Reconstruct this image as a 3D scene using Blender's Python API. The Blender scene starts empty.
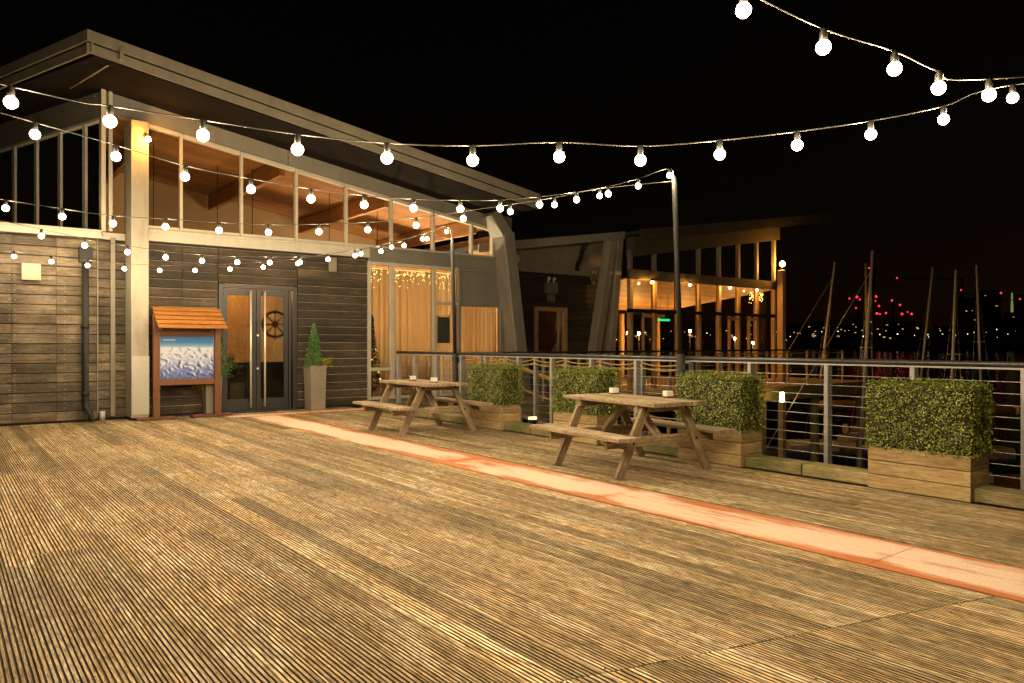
import bpy, math, random
from mathutils import Vector, Matrix
random.seed(11)
R = math.radians
C = bpy.context.scene
COL = C.collection
# ------------------------------------------------------------------ camera frame (used to read distances off the survey)
H = 1.35; FPX = 743.0; YAW = 37.8; HOR = 343.0
sy, cy = math.sin(R(YAW)), math.cos(R(YAW))
Fv = (sy, cy); Rv = (cy, -sy)
def dirn(px):
    k = (px - 512) / FPX
    return Fv[0] + k * Rv[0], Fv[1] + k * Rv[1]
def at_depth(px, py, d):
    D = dirn(px); return Vector((D[0]*d, D[1]*d, H + (HOR - py) / FPX * d))
def on_y(px, py, Y):
    return at_depth(px, py, Y / dirn(px)[1])
def on_line(px, py, a, b):
    D = dirn(px); ex, ey = b[0]-a[0], b[1]-a[1]
    d = (a[0]*ey - a[1]*ex) / (D[0]*ey - D[1]*ex)
    return at_depth(px, py, d)

# ------------------------------------------------------------------ materials
MATS = {}
def nm(name):
    m = bpy.data.materials.new(name); m.use_nodes = True
    nt = m.node_tree; b = nt.nodes['Principled BSDF']
    return m, nt, b
def N(nt, t, **kw):
    n = nt.nodes.new(t)
    for k, v in kw.items(): setattr(n, k, v)
    return n
def ramp(nt, stops, fac):
    r = N(nt, 'ShaderNodeValToRGB'); e = r.color_ramp.elements
    while len(e) < len(stops): e.new(0.5)
    for i, (p, c) in enumerate(stops):
        e[i].position = p; e[i].color = (*c, 1) if len(c) == 3 else c
    nt.links.new(fac, r.inputs[0]); return r
def noise(nt, vec, scale, detail=4, rough=.6):
    n = N(nt, 'ShaderNodeTexNoise'); n.inputs['Scale'].default_value = scale
    n.inputs['Detail'].default_value = detail; n.inputs['Roughness'].default_value = rough
    if vec is not None: nt.links.new(vec, n.inputs['Vector'])
    return n
def mapping(nt, src, scale):
    mp = N(nt, 'ShaderNodeMapping'); mp.inputs['Scale'].default_value = scale
    nt.links.new(src, mp.inputs['Vector']); return mp
def math_(nt, op, a, b=None):
    n = N(nt, 'ShaderNodeMath', operation=op)
    for i, v in enumerate((a, b)):
        if v is None: continue
        if isinstance(v, (int, float)): n.inputs[i].default_value = v
        else: nt.links.new(v, n.inputs[i])
    return n.outputs[0]
def mixc(nt, fac, a, b, mode='MIX'):
    n = N(nt, 'ShaderNodeMix', data_type='RGBA', blend_type=mode)
    for i, v in ((0, fac), (6, a), (7, b)):
        if isinstance(v, (int, float)): n.inputs[i].default_value = v
        elif isinstance(v, tuple): n.inputs[i].default_value = (*v, 1)
        else: nt.links.new(v, n.inputs[i])
    return n.outputs[2]

def wood(name, dark, mid, light, rough=.75, grain=(1.2, 38), island=.45, blotch=None, bump=.25, weather=0.0, wcol=(.3, .29, .27), speck=.35):
    """plank wood on UV = (metres along, metres across); every plank is its own island"""
    m, nt, b = nm(name)
    uv = N(nt, 'ShaderNodeUVMap'); uv.uv_map = 'UVMap'
    geo = N(nt, 'ShaderNodeNewGeometry')
    rnd = geo.outputs['Random Per Island']
    off = N(nt, 'ShaderNodeVectorMath', operation='ADD')
    cmb = N(nt, 'ShaderNodeCombineXYZ')
    nt.links.new(math_(nt, 'MULTIPLY', rnd, 37.0), cmb.inputs[0]); nt.links.new(math_(nt, 'MULTIPLY', rnd, 91.0), cmb.inputs[2])
    nt.links.new(uv.outputs[0], off.inputs[0]); nt.links.new(cmb.outputs[0], off.inputs[1])
    mp = mapping(nt, off.outputs[0], (grain[0], grain[1], 1))
    n1 = noise(nt, mp.outputs[0], 1.0, 6, .65)
    mp2 = mapping(nt, off.outputs[0], (1.6, 6, 1))
    n2 = noise(nt, mp2.outputs[0], 1.0, 5, .6)
    f = math_(nt, 'ADD', math_(nt, 'MULTIPLY', n1.outputs[0], .65), math_(nt, 'MULTIPLY', n2.outputs[0], .35))
    cr = ramp(nt, [(.3, dark), (.5, mid), (.68, light)], f)
    col = cr.outputs[0]
    if weather:
        mp3 = mapping(nt, off.outputs[0], (.9, 3.5, 1)); n3 = noise(nt, mp3.outputs[0], 1.3, 6, .7)
        w = ramp(nt, [(.47, (0, 0, 0)), (.66, (1, 1, 1))], n3.outputs[0])
        col = mixc(nt, math_(nt, 'MULTIPLY', w.outputs[0], weather), col, wcol)
    if blotch:
        gp = mapping(nt, geo.outputs['Position'], (1, 1, 1)); n4 = noise(nt, gp.outputs[0], blotch[0], 6, .65)
        w4 = ramp(nt, [(.42, (0, 0, 0)), (.62, (1, 1, 1))], n4.outputs[0])
        col = mixc(nt, math_(nt, 'MULTIPLY', w4.outputs[0], blotch[2]), col, blotch[1])
    # knots
    kv = N(nt, 'ShaderNodeTexVoronoi'); kv.inputs['Scale'].default_value = 1.0
    mpk = mapping(nt, off.outputs[0], (2.2, 9, 1)); nt.links.new(mpk.outputs[0], kv.inputs['Vector'])
    kk = ramp(nt, [(.0, (1, 1, 1)), (.1, (0, 0, 0))], kv.outputs['Distance'])
    col = mixc(nt, math_(nt, 'MULTIPLY', kk.outputs[0], .55), col, dark)
    bright = math_(nt, 'ADD', 1 - island / 2, math_(nt, 'MULTIPLY', rnd, island))
    mps = mapping(nt, off.outputs[0], (11, 95, 1)); ns = noise(nt, mps.outputs[0], 1.0, 3, .7)
    sp = ramp(nt, [(.33, (1-speck, 1-speck, 1-speck)), (.5, (1, 1, 1)), (.67, (1+speck, 1+speck, 1+speck))], ns.outputs[0])
    bright = math_(nt, 'MULTIPLY', bright, sp.outputs[0])
    hsv = N(nt, 'ShaderNodeHueSaturation'); nt.links.new(col, hsv.inputs['Color']); nt.links.new(bright, hsv.inputs['Value'])
    nt.links.new(hsv.outputs[0], b.inputs['Base Color'])
    b.inputs['Roughness'].default_value = rough
    bp = N(nt, 'ShaderNodeBump'); bp.inputs['Strength'].default_value = bump; bp.inputs['Distance'].default_value = .004
    nt.links.new(n1.outputs[0], bp.inputs['Height']); nt.links.new(bp.outputs[0], b.inputs['Normal'])
    return m

def paint(name, col, rough=.5, metal=0.0, var=.25, scale=3.0, bump=.08, dirt=None, spec=.5):
    m, nt, b = nm(name)
    tc = N(nt, 'ShaderNodeTexCoord')
    n1 = noise(nt, tc.outputs['Object'], scale, 6, .65)
    dk = tuple(c * (1 - var) for c in col)
    lt = tuple(min(1, c * (1 + var * .6)) for c in col)
    cr = ramp(nt, [(.35, dk), (.65, lt)], n1.outputs[0])
    out = cr.outputs[0]
    if dirt:
        mp = mapping(nt, tc.outputs['Object'], (5, 5, .8)); n2 = noise(nt, mp.outputs[0], 1.3, 6, .7)
        w = ramp(nt, [(.48, (0, 0, 0)), (.72, (1, 1, 1))], n2.outputs[0])
        out = mixc(nt, math_(nt, 'MULTIPLY', w.outputs[0], dirt[1]), out, dirt[0])
    nt.links.new(out, b.inputs['Base Color'])
    b.inputs['Roughness'].default_value = rough; b.inputs['Metallic'].default_value = metal
    b.inputs['Specular IOR Level'].default_value = spec
    n3 = noise(nt, tc.outputs['Object'], scale * 25, 3, .5)
    bp = N(nt, 'ShaderNodeBump'); bp.inputs['Strength'].default_value = bump; bp.inputs['Distance'].default_value = .003
    nt.links.new(n3.outputs[0], bp.inputs['Height']); nt.links.new(bp.outputs[0], b.inputs['Normal'])
    return m

def glow(name, col, strength):
    m = bpy.data.materials.new(name); m.use_nodes = True; nt = m.node_tree
    nt.nodes.remove(nt.nodes['Principled BSDF'])
    e = N(nt, 'ShaderNodeEmission'); e.inputs[0].default_value = (*col, 1); e.inputs[1].default_value = strength
    nt.links.new(e.outputs[0], nt.nodes['Material Output'].inputs[0]); return m

def leaf(name, c0, c1, c2, rough=.5):
    m, nt, b = nm(name)
    geo = N(nt, 'ShaderNodeNewGeometry')
    cr = ramp(nt, [(0, c0), (.55, c1), (1, c2)], geo.outputs['Random Per Island'])
    nt.links.new(cr.outputs[0], b.inputs['Base Color']); b.inputs['Roughness'].default_value = rough
    return m

def glass_mat(name, tint=(.9, .92, .9), refl=1.0):
    m = bpy.data.materials.new(name); m.use_nodes = True; nt = m.node_tree
    nt.nodes.remove(nt.nodes['Principled BSDF'])
    t = N(nt, 'ShaderNodeBsdfTransparent'); t.inputs[0].default_value = (*tint, 1)
    g = N(nt, 'ShaderNodeBsdfGlossy'); g.inputs['Roughness'].default_value = .03
    fr = N(nt, 'ShaderNodeFresnel'); fr.inputs[0].default_value = 1.5
    geo = N(nt, 'ShaderNodeTexCoord'); n1 = noise(nt, geo.outputs['Object'], 2.2, 2, .5)
    bp = N(nt, 'ShaderNodeBump'); bp.inputs['Strength'].default_value = .03; bp.inputs['Distance'].default_value = .02
    nt.links.new(n1.outputs[0], bp.inputs['Height']); nt.links.new(bp.outputs[0], g.inputs['Normal'])
    mx = N(nt, 'ShaderNodeMixShader'); nt.links.new(math_(nt, 'MULTIPLY', fr.outputs[0], refl), mx.inputs[0])
    nt.links.new(t.outputs[0], mx.inputs[1]); nt.links.new(g.outputs[0], mx.inputs[2])
    nt.links.new(mx.outputs[0], nt.nodes['Material Output'].inputs[0]); return m

M = {}
M['deck'] = wood('deck_wood', (.17, .105, .042), (.37, .248, .112), (.58, .425, .225), .8, (1.0, 55), .7, (.6, (.17, .125, .06), .55), .35, .85, (.64, .54, .37), .75)
M['groove'] = wood('deck_groove_dark', (.020, .013, .006), (.048, .031, .015), (.15, .105, .05), .9, (1.0, 55), .5, None, .2)  # darker tone on the groove faces
M['clad'] = wood('weathered_cladding', (.024, .017, .010), (.095, .068, .041), (.23, .178, .114), .8, (1.0, 42), .85, (1.4, (.030, .021, .013), .75), .4, .55, (.21, .175, .125))
M['clad2'] = wood('brown_cladding', (.012, .008, .005), (.038, .025, .014), (.10, .07, .042), .8, (1.0, 42), .8, (1.6, (.016, .011, .006), .75), .4, .35, (.11, .09, .06))
M['arris'] = wood('board_edge_highlight', (.10, .08, .05), (.20, .165, .11), (.34, .29, .20), .8, (.8, 42), .5, None, .3)  # paler chamfer tone: light caught by the board edges, painted in
M['darkclad'] = wood('dark_cladding', (.014, .011, .008), (.034, .027, .019), (.07, .056, .04), .8, (1.0, 42), .5, None, .3)
M['table'] = wood('table_timber', (.065, .042, .022), (.25, .18, .10), (.47, .37, .235), .75, (1.3, 45), .45, (4, (.13, .09, .05), .6), .45, .5, (.40, .345, .26), .5)
M['pale'] = wood('planter_timber', (.22, .14, .06), (.36, .25, .115), (.48, .35, .18), .75, (1.2, 30), .25, None, .25)
M['kerb'] = wood('kerb_timber', (.14, .105, .05), (.26, .20, .095), (.36, .285, .155), .8, (1.2, 30), .4, (2.3, (.12, .15, .03), .8), .3)
M['orange'] = wood('orange_stained_timber', (.20, .075, .014), (.32, .128, .024), (.42, .18, .04), .55, (1.3, 40), .2, None, .15)
M['orangedark'] = wood('brown_stained_timber', (.075, .025, .008), (.125, .043, .012), (.175, .064, .019), .55, (1.3, 40), .2, None, .15)
M['inwood'] = wood('interior_ceiling_timber', (.33, .17, .06), (.47, .26, .10), (.58, .35, .15), .6, (1.0, 25), .35, None, .15)
M['inceil'] = wood('dark_ceiling_timber', (.15, .066, .018), (.24, .11, .033), (.32, .155, .05), .65, (1.0, 25), .35, None, .15)
M['post'] = wood('pavilion_timber', (.34, .19, .075), (.48, .29, .12), (.58, .38, .18), .6, (1.2, 30), .2, None, .15)
M['cream'] = paint('cream_paint', (.29, .26, .205), .6, 0, .15, 1.5, .1, ((.16, .135, .095), .65))
M['plate'] = paint('pale_grey_plate', (.37, .345, .31), .5, 0, .1, 1.2, .05, ((.27, .25, .2), .3))
M['white'] = paint('window_frame_paint', (.42, .385, .315), .45, 0, .12, 2, .06, ((.28, .25, .19), .4))
M['fascia'] = paint('fascia_paint', (.20, .175, .13), .55, 0, .18, 1.4, .1, ((.11, .09, .065), .5))
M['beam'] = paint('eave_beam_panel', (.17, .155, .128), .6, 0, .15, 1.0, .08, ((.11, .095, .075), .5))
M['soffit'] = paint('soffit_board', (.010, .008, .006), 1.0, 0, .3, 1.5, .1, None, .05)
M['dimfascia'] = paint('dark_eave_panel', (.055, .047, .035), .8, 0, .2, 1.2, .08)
M['annexpaint'] = paint('annex_panel', (.30, .265, .205), .6, 0, .18, 1.0, .08, ((.19, .16, .12), .5))
M['roofing'] = paint('roof_sheet', (.03, .03, .03), .7, 0, .2)
M['steel'] = paint('galvanised_steel', (.31, .30, .285), .45, .35, .2, 6, .08)
M['wire'] = paint('stainless_wire', (.36, .345, .32), .35, .6, .1, 10, .02)
M['rail'] = paint('handrail_paint', (.05, .049, .047), .35, .3, .3, 5, .05)
M['black'] = paint('black_metal', (.008, .008, .008), .75, 0, .3, 4, .05)
M['polem'] = paint('pole_metal', (.016, .015, .013), .75, 0, .3, 3, .08, None, .2)
M['doorgrey'] = paint('door_frame_paint', (.020, .0205, .025), .45, 0, .12, 2, .05)
M['chrome'] = paint('satin_steel', (.75, .68, .55), .35, .55, .05, 4, .01)
M['dark'] = paint('dark_void', (.012, .011, .01), .9, 0, .2)
M['inwall'] = paint('interior_wall_plaster', (.27, .17, .075), .7, 0, .2, .7, .05)
M['infloor'] = paint('interior_floor', (.12, .075, .04), .5, 0, .3, 2)
M['pot'] = paint('zinc_planter', (.20, .17, .14), .55, 0, .15, 3, .1, ((.12, .10, .08), .4))
M['soil'] = paint('soil', (.03, .022, .015), .95, 0, .4, 20, .6)
M['cable'] = paint('festoon_cable', (.045, .04, .033), .5, 0, .2, 9, .05)
M['socket'] = paint('lamp_socket', (.03, .028, .025), .45, 0, .2, 9, .05)
M['lampbox'] = paint('lamp_housing', (.19, .165, .11), .5, 0, .1, 5, .03)
M['hedge'] = leaf('boxwood_leaf', (.022, .036, .005), (.115, .145, .018), (.38, .39, .062), .32)
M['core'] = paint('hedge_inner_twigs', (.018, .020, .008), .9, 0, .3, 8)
M['topi'] = leaf('topiary_leaf', (.02, .06, .012), (.05, .14, .025), (.10, .24, .05), .5)
M['yellowleaf'] = leaf('yellow_conifer_leaf', (.10, .10, .01), (.20, .17, .02), (.32, .25, .03), .5)
M['twig'] = paint('twig_bark', (.06, .04, .025), .9, 0, .3, 8)
M['fir'] = leaf('fir_needle', (.012, .016, .006), (.025, .03, .01), (.05, .05, .018), .6)
M['redberry'] = leaf('wreath_red', (.03, .002, .002), (.09, .005, .005), (.16, .012, .01), .5)
M['glass'] = glass_mat('window_glass', (.60, .60, .57))
M['clear'] = glass_mat('clear_glass', (.88, .89, .86))
def bulb_glass():
    """frosted glass of a lit bulb: lets the filament's light out and glows itself"""
    m = bpy.data.materials.new('lit_bulb'); m.use_nodes = True; nt = m.node_tree
    nt.nodes.remove(nt.nodes['Principled BSDF'])
    e = N(nt, 'ShaderNodeEmission'); e.inputs[0].default_value = (1.0, .80, .50, 1); e.inputs[1].default_value = 14
    t = N(nt, 'ShaderNodeBsdfTransparent'); a = N(nt, 'ShaderNodeAddShader')
    nt.links.new(e.outputs[0], a.inputs[0]); nt.links.new(t.outputs[0], a.inputs[1])
    nt.links.new(a.outputs[0], nt.nodes['Material Output'].inputs[0])
    m.cycles.emission_sampling = 'NONE'; return m
M['bulb'] = bulb_glass()
FIL = bpy.data.lights.new('filament', 'POINT'); FIL.energy = 31.0; FIL.color = (1.0, .768, .455); FIL.shadow_soft_size = .02
M['amber'] = glow('amber_lamp', (1.0, .45, .08), 1100)
M['amberbig'] = glow('amber_flood_lamp', (1.0, .40, .05), 800)
M['pavlamp'] = glow('pavilion_lamp', (1.0, .52, .14), 1150)
M['inlamp'] = glow('interior_lamp', (1.0, .55, .19), 42)
M['inlamp2'] = glow('curtain_lamp', (1.0, .74, .46), 1000)
M['doorlamp'] = glow('lobby_lamp', (1.0, .58, .16), 210)
M['fairy'] = glow('fairy_light', (1.0, .62, .18), 10)
M['green'] = glow('green_exit_lamp', (.02, .9, .25), 1.2)
M['yellowlamp'] = glow('lantern_lamp', (1.0, .62, .22), 30)
M['pier_glow'] = glow('step_lamp', (1.0, .60, .22), 6)
M['cityw'] = glow('city_window_warm', (1.0, .62, .28), .7)
M['citylamp'] = glow('city_lamp_white', (1.0, .82, .58), 5)
M['cityorange'] = glow('city_lamp_orange', (1.0, .45, .12), 4)
M['red'] = glow('red_warning_lamp', (1.0, .02, .05), 4)
M['greentower'] = glow('floodlit_tower', (.5, .6, .12), .35)
M['city'] = paint('city_wall', (.03, .025, .022), .9, 0, .3, .05)
M['hull'] = paint('hull_paint', (.22, .10, .045), .4, 0, .2, 1)
M['hullblue'] = paint('hull_blue_paint', (.02, .03, .09), .35, 0, .2, 1)
M['hullwhite'] = paint('hull_white_paint', (.45, .42, .38), .35, 0, .15, 1)
M['mast'] = paint('mast_alloy', (.42, .39, .35), .4, .2, .1, 2)
M['sailcover'] = paint('sail_cover_canvas', (.24, .13, .06), .8, 0, .25, 4, .2)
M['boomend'] = paint('boom_end_cap', (.55, .42, .12), .6)
M['wallart'] = paint('notice_panel', (.035, .04, .035), .4)
M['ceramic'] = paint('white_ceramic', (.72, .69, .62), .3, 0, .05, 6, .01)
M['rope_amberlit'] = paint('yellow_rope_amberlit_rail', (.34, .20, .04), .7, 0, .2, 8)

def curtain_mat():
    m, nt, b = nm('curtain_fabric')
    uv = N(nt, 'ShaderNodeUVMap'); uv.uv_map = 'UVMap'
    mp = mapping(nt, uv.outputs[0], (3, 14, 1)); n1 = noise(nt, mp.outputs[0], 1.0, 4)
    cr = ramp(nt, [(.3, (.66, .52, .33)), (.7, (.74, .60, .40))], n1.outputs[0])
    d = N(nt, 'ShaderNodeBsdfDiffuse'); t = N(nt, 'ShaderNodeBsdfTranslucent')
    nt.links.new(cr.outputs[0], d.inputs[0]); nt.links.new(cr.outputs[0], t.inputs[0])
    mx = N(nt, 'ShaderNodeMixShader'); mx.inputs[0].default_value = .5
    nt.links.new(d.outputs[0], mx.inputs[1]); nt.links.new(t.outputs[0], mx.inputs[2])
    nt.links.new(mx.outputs[0], nt.nodes['Material Output'].inputs[0]); nt.nodes.remove(b); return m
M['curtain'] = curtain_mat()

def strip_mat():
    m, nt, b = nm('worn_orange_walkway')
    uv = N(nt, 'ShaderNodeUVMap'); uv.uv_map = 'UVMap'   # u metres along one sheet, v 0..1 across
    geo = N(nt, 'ShaderNodeNewGeometry'); rnd = geo.outputs['Random Per Island']
    sep = N(nt, 'ShaderNodeSeparateXYZ'); nt.links.new(uv.outputs[0], sep.inputs[0])
    pos = mapping(nt, geo.outputs['Position'], (7, 1.1, 1)); n1 = noise(nt, pos.outputs[0], 1.0, 6, .7)
    pos2 = mapping(nt, geo.outputs['Position'], (.8, .35, 1)); n2 = noise(nt, pos2.outputs[0], 1.0, 3, .6)
    v = math_(nt, 'ABSOLUTE', math_(nt, 'SUBTRACT', sep.outputs[1], .5))
    edge = ramp(nt, [(.24, (1, 1, 1)), (.49, (0, 0, 0))], v)
    u2 = math_(nt, 'ABSOLUTE', math_(nt, 'SUBTRACT', math_(nt, 'FRACT', sep.outputs[0]), .5))
    ee = ramp(nt, [(.45, (1, 1, 1)), (.5, (.7, .7, .7))], u2)
    w = math_(nt, 'MULTIPLY', math_(nt, 'MULTIPLY', edge.outputs[0], ee.outputs[0]), 1.15)
    w = math_(nt, 'ADD', w, math_(nt, 'MULTIPLY', math_(nt, 'SUBTRACT', n1.outputs[0], .5), 2.6))
    w = math_(nt, 'ADD', w, math_(nt, 'MULTIPLY', math_(nt, 'SUBTRACT', n2.outputs[0], .50), 3.4))
    wr = ramp(nt, [(.44, (0, 0, 0)), (.95, (1, 1, 1))], w)
    n3 = noise(nt, geo.outputs['Position'], 90, 3, .6)
    oc = ramp(nt, [(.3, (.33, .10, .03)), (.7, (.50, .18, .06))], n1.outputs[0])
    pc = ramp(nt, [(.3, (.52, .36, .265)), (.7, (.70, .53, .415))], n3.outputs[0])
    col = mixc(nt, wr.outputs[0], oc.outputs[0], pc.outputs[0])
    nt.links.new(col, b.inputs['Base Color']); b.inputs['Roughness'].default_value = .85
    bp = N(nt, 'ShaderNodeBump'); bp.inputs['Strength'].default_value = .4; bp.inputs['Distance'].default_value = .002
    nt.links.new(n3.outputs[0], bp.inputs['Height']); nt.links.new(bp.outputs[0], b.inputs['Normal'])
    return m
M['strip'] = strip_mat()

def map_mat():
    """printed mountain map: blue sky band above snowy slopes with blue-violet rock and pink marks"""
    m, nt, b = nm('printed_mountain_map')
    uv = N(nt, 'ShaderNodeUVMap'); uv.uv_map = 'UVMap'
    sep = N(nt, 'ShaderNodeSeparateXYZ'); nt.links.new(uv.outputs[0], sep.inputs[0])
    def ridge(shift):
        mp = N(nt, 'ShaderNodeMapping'); mp.inputs['Scale'].default_value = (5.2, 5.6, 1); mp.inputs['Location'].default_value = (1.7+shift, .4+shift*.35, 0)
        nt.links.new(uv.outputs[0], mp.inputs['Vector'])
        r = N(nt, 'ShaderNodeTexNoise'); r.noise_type = 'RIDGED_MULTIFRACTAL'; r.inputs['Scale'].default_value = 1.5; r.inputs['Detail'].default_value = 9; r.inputs['Roughness'].default_value = .62; r.inputs['Distortion'].default_value = .5
        nt.links.new(mp.outputs[0], r.inputs['Vector']); return r.outputs[0]
    ra, rb = ridge(0), ridge(.09)
    rel = math_(nt, 'SUBTRACT', ra, rb)
    mp = mapping(nt, uv.outputs[0], (3.4, 4.2, 1))
    n1 = noise(nt, mp.outputs[0], 1.3, 8, .7); n3 = noise(nt, mp.outputs[0], 3.1, 3, .5)
    tone = math_(nt, 'ADD', math_(nt, 'MULTIPLY', rel, 1.5), math_(nt, 'ADD', .22, math_(nt, 'MULTIPLY', sep.outputs[1], .50)))
    rr = ramp(nt, [(.10, (.02, .04, .20)), (.30, (.10, .15, .38)), (.42, (.30, .36, .56)), (.52, (.46, .50, .58)), (.8, (.54, .57, .62))], tone)
    pk = ramp(nt, [(.62, (0, 0, 0)), (.65, (1, 1, 1))], n3.outputs[0])
    c = mixc(nt, math_(nt, 'MULTIPLY', pk.outputs[0], .55), rr.outputs[0], (.40, .12, .12))
    sky = ramp(nt, [(.74, (.20, .42, .60)), (.86, (.015, .17, .46)), (1, (.008, .08, .36))], sep.outputs[1])
    line = math_(nt, 'ADD', sep.outputs[1], math_(nt, 'MULTIPLY', math_(nt, 'SUBTRACT', n1.outputs[0], .5), .14))
    sm = ramp(nt, [(.735, (0, 0, 0)), (.765, (1, 1, 1))], line)
    c = mixc(nt, sm.outputs[0], c, sky.outputs[0])
    nt.links.new(c, b.inputs['Base Color']); b.inputs['Roughness'].default_value = .35
    return m
M['map'] = map_mat()

def water_mat():
    m, nt, b = nm('harbour_water')
    b.inputs['Base Color'].default_value = (.006, .008, .010, 1); b.inputs['Roughness'].default_value = .08
    geo = N(nt, 'ShaderNodeNewGeometry')
    mp = mapping(nt, geo.outputs['Position'], (1, 1, 1)); n1 = noise(nt, mp.outputs[0], .9, 5, .6)
    bp = N(nt, 'ShaderNodeBump'); bp.inputs['Strength'].default_value = .5; bp.inputs['Distance'].default_value = .12
    nt.links.new(n1.outputs[0], bp.inputs['Height']); nt.links.new(bp.outputs[0], b.inputs['Normal'])
    return m
M['water'] = water_mat()

# ------------------------------------------------------------------ mesh building
ORG = {}
class MB:
    def __init__(self): self.v = []; self.f = []; self.uv = []; self.mi = []; self.sm = []
    def face(self, idx, uvs=None, mi=0, smooth=False):
        self.f.append(tuple(idx)); self.uv.append(uvs or [(0, 0)] * len(idx)); self.mi.append(mi); self.sm.append(smooth)
    def quad(self, pts, uvs=None, mi=0):
        b = len(self.v); self.v += [tuple(p) for p in pts]
        self.face(range(b, b + len(pts)), uvs, mi)
    def bar(self, p0, p1, w, t, up=(0, 0, 1), ch=0.0):
        """box from p0 to p1; w across, t along up; UV runs along it; ch chamfers the long edges"""
        p0, p1 = Vector(p0), Vector(p1); d = (p1 - p0); L = d.length; d.normalize()
        u = Vector(up); s = d.cross(u)
        if s.length < 1e-5: u = Vector((0, 1, 0)); s = d.cross(u)
        s.normalize(); u = s.cross(d).normalized()
        a, c = w / 2, t / 2
        if ch: prof = [(-a+ch, -c), (a-ch, -c), (a, -c+ch), (a, c-ch), (a-ch, c), (-a+ch, c), (-a, c-ch), (-a, -c+ch)]
        else: prof = [(-a, -c), (a, -c), (a, c), (-a, c)]
        self.extrude(prof, p0, d, s, u, L)
    def extrude(self, prof, p0, d, s, u, L, mis=None, ends=True):
        b = len(self.v); n = len(prof)
        for k in (0, 1):
            for (x, z) in prof: self.v.append(tuple(Vector(p0) + d * (L * k) + s * x + u * z))
        acc = 0; r = random.random() * 7
        for i in range(n):
            j = (i + 1) % n; e = math.hypot(prof[j][0]-prof[i][0], prof[j][1]-prof[i][1])
            self.face((b+i, b+j, b+n+j, b+n+i), [(r, acc), (r, acc+e), (r+L, acc+e), (r+L, acc)], mis[i] if mis else 0)
            acc += e
        if ends:
            self.face([b+i for i in reversed(range(n))], [(r + prof[i][1], prof[i][0]) for i in reversed(range(n))])
            self.face([b+n+i for i in range(n)], [(r + prof[i][1], prof[i][0]) for i in range(n)])
    def box(self, x0, x1, y0, y1, z0, z1):
        if (x1-x0) >= (y1-y0) and (x1-x0) >= (z1-z0): self.bar((x0, (y0+y1)/2, (z0+z1)/2), (x1, (y0+y1)/2, (z0+z1)/2), y1-y0, z1-z0)
        elif (y1-y0) >= (z1-z0): self.bar(((x0+x1)/2, y0, (z0+z1)/2), ((x0+x1)/2, y1, (z0+z1)/2), x1-x0, z1-z0)
        else: self.bar(((x0+x1)/2, (y0+y1)/2, z0), ((x0+x1)/2, (y0+y1)/2, z1), x1-x0, y1-y0, (0, 1, 0))
    def tube(self, pts, r, n=8, caps=True, rs=None):
        pts = [Vector(p) for p in pts]; b = len(self.v); prev = None
        for i, p in enumerate(pts):
            t = (pts[min(i+1, len(pts)-1)] - pts[max(i-1, 0)]).normalized()
            ref = Vector((0, 0, 1)) if abs(t.z) < .9 else Vector((1, 0, 0))
            s = t.cross(ref).normalized(); u = s.cross(t)
            rr = rs[i] if rs else r
            for k in range(n):
                a = 2*math.pi*k/n; self.v.append(tuple(p + s*(rr*math.cos(a)) + u*(rr*math.sin(a))))
        for i in range(len(pts)-1):
            for k in range(n):
                j = (k+1) % n; o = b+i*n
                self.face((o+k, o+j, o+n+j, o+n+k), [(i*.3, k/n), (i*.3, j/n), (i*.3+.3, j/n), (i*.3+.3, k/n)], 0, True)
        if caps:
            self.face([b+k for k in reversed(range(n))]); o = b+(len(pts)-1)*n; self.face([o+k for k in range(n)])
    def lathe(self, c, prof, n=16, smooth=True):
        b = len(self.v); c = Vector(c)
        for (r, z) in prof:
            for k in range(n):
                a = 2*math.pi*k/n; self.v.append((c.x+r*math.cos(a), c.y+r*math.sin(a), c.z+z))
        for i in range(len(prof)-1):
            for k in range(n):
                j = (k+1) % n; o = b+i*n
                self.face((o+k, o+j, o+n+j, o+n+k), [(i*.1, k/n)]*4, 0, smooth)
        self.face([b+k for k in reversed(range(n))], None, 0); o = b+(len(prof)-1)*n; self.face([o+k for k in range(n)], None, 0)
    def sphere(self, c, r, seg=12, rings=8, sz=1.0):
        prof = [(max(1e-4, r*math.sin(math.pi*i/rings)), -r*sz*math.cos(math.pi*i/rings)) for i in range(rings+1)]
        self.lathe(c, prof, seg)
    def leafq(self, p, nrm, size, asp=.55):
        n = Vector(nrm).normalized(); a = Vector((random.gauss(0, 1), random.gauss(0, 1), random.gauss(0, 1)))
        t = (a - n*a.dot(n)).normalized(); s = n.cross(t); p = Vector(p); h = size*asp*.5
        b = len(self.v)
        lift = n*size*.12
        for q in (p, p+t*size*.5+s*h+lift, p+t*size, p+t*size*.5-s*h+lift): self.v.append(tuple(q))
        self.face((b, b+1, b+2)); self.face((b, b+2, b+3))
    def build(self, name, mat, parent=None, bevel=0.0):
        o0 = ORG.get(parent.name, Vector((0, 0, 0))) if parent else Vector((0, 0, 0))
        me = bpy.data.meshes.new(name)
        me.from_pydata([(x-o0.x, y-o0.y, z-o0.z) for x, y, z in self.v], [], self.f)
        for m in (mat if isinstance(mat, (list, tuple)) else [mat]): me.materials.append(m)
        ul = me.uv_layers.new(name='UVMap'); flat = []
        for u in self.uv:
            for q in u: flat += [q[0], q[1]]
        ul.data.foreach_set('uv', flat)
        me.polygons.foreach_set('material_index', self.mi); me.polygons.foreach_set('use_smooth', self.sm)
        me.update()
        o = bpy.data.objects.new(name, me); COL.objects.link(o)
        if parent: o.parent = parent; ORG[o.name] = o0
        if bevel:
            bm = o.modifiers.new('bevel', 'BEVEL'); bm.width = bevel; bm.segments = 2; bm.limit_method = 'ANGLE'; bm.angle_limit = R(50)
        return o
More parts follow.
